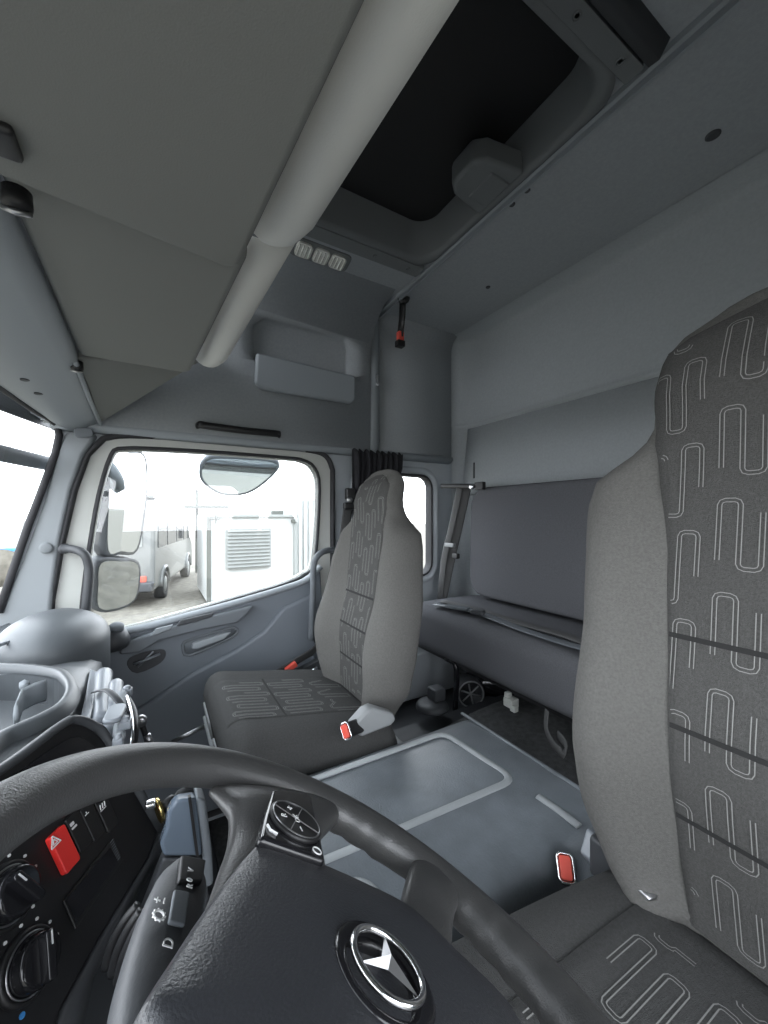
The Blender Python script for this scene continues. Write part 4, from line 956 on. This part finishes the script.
# column shroud under the wheel
b = B(); b.loft([[W(u*s_, v*s_+.0, w_) for u, v in [(.06, .06), (-.06, .06), (-.08, 0), (-.06, -.06), (.06, -.06), (.08, 0)]] for s_, w_ in ((.8, -.10), (1, -.13), (1.05, -.2), (.8, -.24))])
tag(b.go('steering_column', 'dark', bevel=.012, seg=3), 'dark shroud of the column under the steering wheel', 'steering column')

# ================================================================== OUTSIDE
ZG = -2.12
b = B(); b.add([V((-60, -60, ZG)), V((80, -60, ZG)), V((80, 90, ZG)), V((-60, 90, ZG))], [(0, 1, 2, 3)]); b.go('ground', 'gravel', kind='structure')
# white container with louvre
YCt = 10.0
c0 = aty(207, 516, YCt); c1 = aty(297, 518, YCt)
ct = thing('site_container', 'white steel container with a louvred vent beside the van', 'container', ((c0.x+c1.x)/2, YCt+1.2, ZG))
x0, x1 = c0.x, c1.x; zt_ = .02
b = B(); b.box(((x0+x1)/2, YCt+1.25, (ZG+zt_)/2+.04), (x1-x0, 2.4, zt_-ZG-.08)); b.go('container_shell', 'contw', ct, bevel=.02)
for x in (x0+.04, x1-.04):
    b = B(); b.box((x, YCt+.01, (ZG+zt_)/2), (.09, .10, zt_-ZG)); b.go('corner_post', 'contd' if x < x0+.1 else 'louver', ct, bevel=.01)
b = B(); b.box(((x0+x1)/2, YCt+.01, zt_-.02), (x1-x0+.02, .11, .07)); b.go('top_rail', 'louver', ct, bevel=.01)
b = B(); b.box(((x0+x1)/2, YCt+.01, ZG+.06), (x1-x0, .1, .1)); b.go('bottom_rail', 'contd', ct, bevel=.01)
v0 = aty(226, 529, YCt-.06); v1 = aty(271, 567, YCt-.06)
lv = B(); lv.box(((v0.x+v1.x)/2, YCt-.03, (v0.z+v1.z)/2), (v1.x-v0.x, .06, v0.z-v1.z)); lo = lv.go('vent_frame', 'louver', ct, bevel=.01)
n_ = 11
lv = B()
for k in range(n_):
    z = v1.z+.06+(v0.z-v1.z-.12)*k/(n_-1); lv.box(((v0.x+v1.x)/2, YCt-.075, z), (v1.x-v0.x-.08, .05, .02), Matrix.Rotation(.6, 3, 'X'))
lv.go('vent_slats', 'louver', lo)
b = B(); b.tube([aty(210, 519, YCt-.08), aty(220, 519, YCt-.08)], .02, 6); b.tube([aty(216, 515, YCt-.08), aty(216, 524, YCt-.08)], .02, 6); b.go('latch', 'contd', ct)
b = B(); b.box(aty(277, 513, YCt+.2), (.3, .2, .12)); b.box(aty(294, 521, YCt-.05), (.12, .1, .1)); b.go('roof_bracket', 'contd', ct, bevel=.01)
# neighbouring corrugated container on the right
b = B(); X0 = x1+.05
for k in range(7):
    b.box((X0+.2+k*.16, 11.0+.0, -.75), (.08, .06, 2.6)); 
b.box((X0+.7, 11.6, -.80), (1.3, 1.1, 2.55)); 
tag(b.go('corrugated_container', 'contw', bevel=.01), 'pale corrugated container behind the right edge of the door window', 'container')
# flat roof canopy piece behind
b = B(); b.box(aty(205, 507, 16), (1.5, 1.0, .12)); b.box(aty(197, 540, 16.2), (.12, .12, 3.8)); tag(b.go('canopy_roof', 'contd', bevel=.01), 'thin grey canopy roof seen between van and container', 'canopy')
# van: seen from behind and right
vn = thing('grey_van', 'silver grey minibus parked outside the door window, tail toward the truck', 'van', (.35, 13, ZG))
va = math.radians(20); vx = V((math.cos(va), -math.sin(va)*.0, 0)); 
vf = V((.22, 1, 0)).normalized(); vr = V((1, -.22, 0)).normalized()      # forward, right
V0 = V((.0, 10.6, ZG))    # right rear ground corner
def vp(f_, r_, z): return V0+vf*f_+vr*r_+V((0, 0, z))
body = [(0, .35), (0, 1.1), (.06, 2.2), (.2, 2.48), (.6, 2.56), (4.0, 2.56), (4.5, 2.3), (5.0, 1.5), (5.7, 1.15), (5.8, .35)]
b = B(); b.prism([vp(f_, 0, z) for f_, z in body], -vr*2.0); b.go('van_body', 'vanw', vn, bevel=.10, seg=3)
for f0, f1 in ((.35, 1.25), (1.4, 2.5), (2.65, 3.6)):
    b = B(); b.prism([vp(f0, .0, 1.35), vp(f1, .0, 1.35), vp(f1, .0, 2.1), vp(f0, .0, 2.1)], vr*.015); b.go('side_window', 'vanglass', vn, bevel=.004)
b = B(); b.prism([vp(3.8, 0, 1.35), vp(4.9, 0, 1.35), vp(4.5, 0, 2.05), vp(3.8, 0, 2.1)], vr*.015); b.go('cab_window', 'vanglass', vn)
b = B(); b.prism([vp(0, -.25, 1.4), vp(0, -.95, 1.4), vp(.03, -.95, 2.15), vp(.03, -.25, 2.15)], -vf*.012); b.go('rear_window', 'louver', vn)
b = B(); b.prism([vp(0, -1.05, 1.4), vp(0, -1.75, 1.4), vp(.03, -1.75, 2.15), vp(.03, -1.05, 2.15)], -vf*.012); b.go('rear_window', 'louver', vn)
b = B(); b.box(vp(-.08, -1.0, .48), (2.0, .22, .22), Matrix.Rotation(-math.atan2(.22, 1), 3, 'Z')); b.go('rear_bumper', 'dark', vn, bevel=.04)
for m_, r_ in (('amber', -.28), ('amber2', -.52)):
    b = B(); b.box(vp(-.01, r_+.0, .62), (.24, .06, .2), Matrix.Rotation(-math.atan2(.22, 1), 3, 'Z')); b.go('rear_light', m_, vn, bevel=.01)
for f_ in (1.1, 4.7):
    b = B(); b.lathe(vp(f_, -.20, .36), vr, [(.36, 0), (.37, .1), (.36, .22), (.22, .225), (.2, .18)], 28); wl_ = b.go('wheel', 'tyre', vn, smooth=True)
    b = B(); b.lathe(vp(f_, .0, .36), vr, [(.2, -.02), (.19, .02), (.08, .035)], 24); b.go('hub_cap', 'louver', wl_, smooth=True)
    b = B(); b.tube([vp(f_+.45*math.cos(t), .005, .36+.45*math.sin(t)) for t in [math.pi*k/12 for k in range(13)]], .05, 8); b.go('wheel_arch', 'vanw', vn, smooth=True)
b = B(); b.box(vp(4.9, .28, 1.5), (.12, .2, .32)); b.go('side_mirror', 'tyre', vn, bevel=.02)
b = B(); b.prism([vp(.3, -.1, 2.55), vp(3.8, -.1, 2.55), vp(3.8, -.1, 2.62), vp(.3, -.1, 2.62)], -vr*1.8); b.go('roof_rack', 'contd', vn, bevel=.01)
b = B(); b.box(vp(1.2, .005, 1.18), (.02, 3.6, .03)); 
# trailer seen through the windscreen
tr = thing('white_caravan', 'white caravan with a blue stripe seen through the windscreen corner', 'caravan', tuple(aty(0, 560, 12)*1.0))
P = aty(-30, 560, 12); P.z = ZG; tr.location = P
b = B(); b.prism([P+V((-3, 0, .55)), P+V((.85, 0, .55)), P+V((.9, 0, 2.05)), P+V((.6, 0, 2.2)), P+V((-3, 0, 2.2))], (0, 2.1, 0)); b.go('caravan_body', 'contw', tr, bevel=.06)
b = B(); b.box(P+V((-1.05, -.01, 1.35)), (3.8, .03, .07)); b.go('stripe', 'bluep', tr)
b = B(); b.box(P+V((-.6, -.01, 1.75)), (1.0, .03, .5)); b.go('caravan_window', 'louver', tr, bevel=.05)
for x in (-2.0, -.1):
    b = B(); b.lathe(P+V((x, .25, .38)), (0, -1, 0), [(.38, 0), (.38, .22), (.2, .23)], 24); b.go('wheel', 'tyre', tr, smooth=True)
b = B(); b.lathe(P+V((.5, -.1, .95)), (0, -1, 0), [(.42, -.05), (.42, .05), (.1, .08)], 28); b.go('spare_wheel_cover', 'gravel', tr, smooth=True)
# small tree far behind
te = thing('distant_tree', 'small dark tree top far behind the caravan', 'tree', tuple(aty(10, 525, 30)*1.0)); P = aty(12, 522, 30); te.location = (P.x, P.y, ZG)
b = B(); b.tube([V((P.x, P.y, ZG)), V((P.x, P.y, P.z-.5))], .15, 8); b.go('trunk', 'leaf', te, smooth=True)
b = B(); random.seed(3)
for k in range(60):
    c_ = P+V((random.gauss(0, .6), random.gauss(0, .5), random.gauss(-.3, .35))); b.lathe(c_, (random.gauss(0, 1), random.gauss(0, 1), 1), [(.05, -.2), (.22, -.08), (.22, .08), (.05, .2)], 6)
b.go('crown', 'leaf', te)
# the truck's own load body, seen in the mirrors
b = B(); b.box((4.9, .6, .25), (6.2, 2.3, 2.7))
for k in range(4): b.box((2.4+k*1.6, 1.76, .25), (.06, .03, 2.7))
tag(b.go('load_body', 'bodyw', bevel=.02), 'white load body behind the cab reflected in the door mirrors', 'truck body')
# door mirrors
def mirror(name, label, px, ym, nrm, depth, arm_pts, hous='dark'):
    g = thing(name, label, 'mirror', tuple(aty(px[0][0], px[0][1], ym)))
    nrm = V(nrm).normalized(); cx_ = sum(p[0] for p in px)/len(px); cy_ = sum(p[1] for p in px)/len(px); P0 = aty(cx_, cy_, ym)
    lp = smooth_loop([onp(*p, P0, nrm) for p in px], 4)
    b = B(); big = offs(lp, .012, nrm)
    b.loft([[p+nrm*.004 for p in offs(lp, .002, nrm)], [p+nrm*.004 for p in big], [p-nrm*depth*.6 for p in big], [P0+(p-P0)*.75-nrm*depth for p in big]]); b.go('mirror_housing', hous, g, smooth=True)
    b = B(); b.prism([p+nrm*.0045 for p in lp], nrm*.002); b.go('mirror_glass', 'mirror', g)
    if arm_pts:
        b = B(); b.tube([aty(*a) for a in arm_pts], .014, 8); b.go('mirror_arm', 'black', g, smooth=True)
    return g
mirror('main_mirror', 'tall upright door mirror outside the front of the door window', [(112, 454), (128, 453), (142, 456), (145, 480), (142, 515), (135, 549), (120, 551), (107, 550), (108, 500)], 1.95, (.75, -.66, -.03), .08, [(112, 500, 2.0), (80, 500, 1.9), (60, 520, 1.75)])
mirror('wide_angle_mirror', 'lower smaller door mirror beneath the tall one', [(100, 563), (120, 561), (136, 564), (137, 585), (132, 600), (115, 608), (98, 607), (97, 585)], 1.95, (.72, -.66, -.22), .07, [(102, 585, 2.0), (80, 585, 1.9), (60, 570, 1.75)])
mirror('kerb_mirror', 'wide shallow kerb mirror hanging above the door window outside', [(205, 463), (215, 458), (245, 459), (268, 461), (277, 466), (262, 482), (244, 492), (222, 492), (206, 482), (202, 472)], 1.86, (-.1, -.80, -.60), .05, [(238, 458, 1.86), (240, 440, 1.72)], 'trimd')
# sun visor outside the windscreen
sv = thing('sun_visor', 'smoked outside sun visor along the top of the windscreen', 'visor', (-.5, .6, .17))
sy = [YL, 0, .4, .8, 1.1, 1.3, 1.45, 1.56, 1.64, 1.70]
b = B(); b.tube([V((xt(y)-.055, y, .172)) for y in sy], .01, 10, flat=(.024, .008), upv=(0, 0, 1)); b.go('visor_rail', 'trimd', sv, smooth=True)
b = B(); b.loft([[V((xt(y)-.075, y, .40)), V((xt(y)-.085, y, .40)), V((xt(y)-.075, y, .295)), V((xt(y)-.065, y, .295))] for y in sy]); b.go('visor_shade', 'dark', sv)

# ================================================================== CAMERA, LIGHT
cam = bpy.data.cameras.new('camera'); co = bpy.data.objects.new('camera', cam); C.objects.link(co)
cam.sensor_fit = 'HORIZONTAL'; cam.sensor_width = 36; cam.lens = 36*FPX/768; cam.clip_start = .01; cam.shift_y = (CY-512)/768
co.location = (0, 0, 0); co.rotation_euler = (math.radians(90), 0, -YAW)
bpy.context.scene.camera = co
w = bpy.data.worlds.new('overcast'); bpy.context.scene.world = w; w.use_nodes = True; nt = w.node_tree
bg = nt.nodes['Background']; bg.inputs['Strength'].default_value = 5.0
tc = nt.nodes.new('ShaderNodeTexCoord'); sp = nt.nodes.new('ShaderNodeSeparateXYZ'); cr = nt.nodes.new('ShaderNodeValToRGB')
nt.links.new(tc.outputs['Generated'], sp.inputs[0]); nt.links.new(sp.outputs['Z'], cr.inputs['Fac']); nt.links.new(cr.outputs['Color'], bg.inputs['Color'])
cr.color_ramp.elements[0].position = 0; cr.color_ramp.elements[0].color = (.92, .95, 1, 1); cr.color_ramp.elements[1].position = .8; cr.color_ramp.elements[1].color = (.85, .92, 1.0, 1)
def portal(loc, rot, sx, sy_):
    l = bpy.data.lights.new('portal', 'AREA'); l.shape = 'RECTANGLE'; l.size = sx; l.size_y = sy_; l.cycles.is_portal = True
    o = bpy.data.objects.new('daylight_portal', l); C.objects.link(o); o.location = loc; o.rotation_euler = rot
portal((.22, YW+.12, -.05), (math.radians(-90), 0, 0), .95, .75)
portal((.2, YL-.08, -.3), (math.radians(90), 0, 0), 1.0, 1.25)
portal((-.62, .6, .02), (0, math.radians(-90), 0), .85, 2.2)
portal((1.0, YW+.12, -.05), (math.radians(-90), 0, 0), .5, .6)
sc = bpy.context.scene
sc.view_settings.view_transform = 'Standard'; sc.view_settings.look = 'None'; sc.view_settings.gamma = 1; sc.view_settings.use_curve_mapping = False
sc.view_settings.exposure = 0.5
sc.cycles.max_bounces = 12; sc.cycles.diffuse_bounces = 8; sc.cycles.transparent_max_bounces = 16; sc.cycles.glossy_bounces = 4
sc.cycles.sample_clamp_indirect = 10
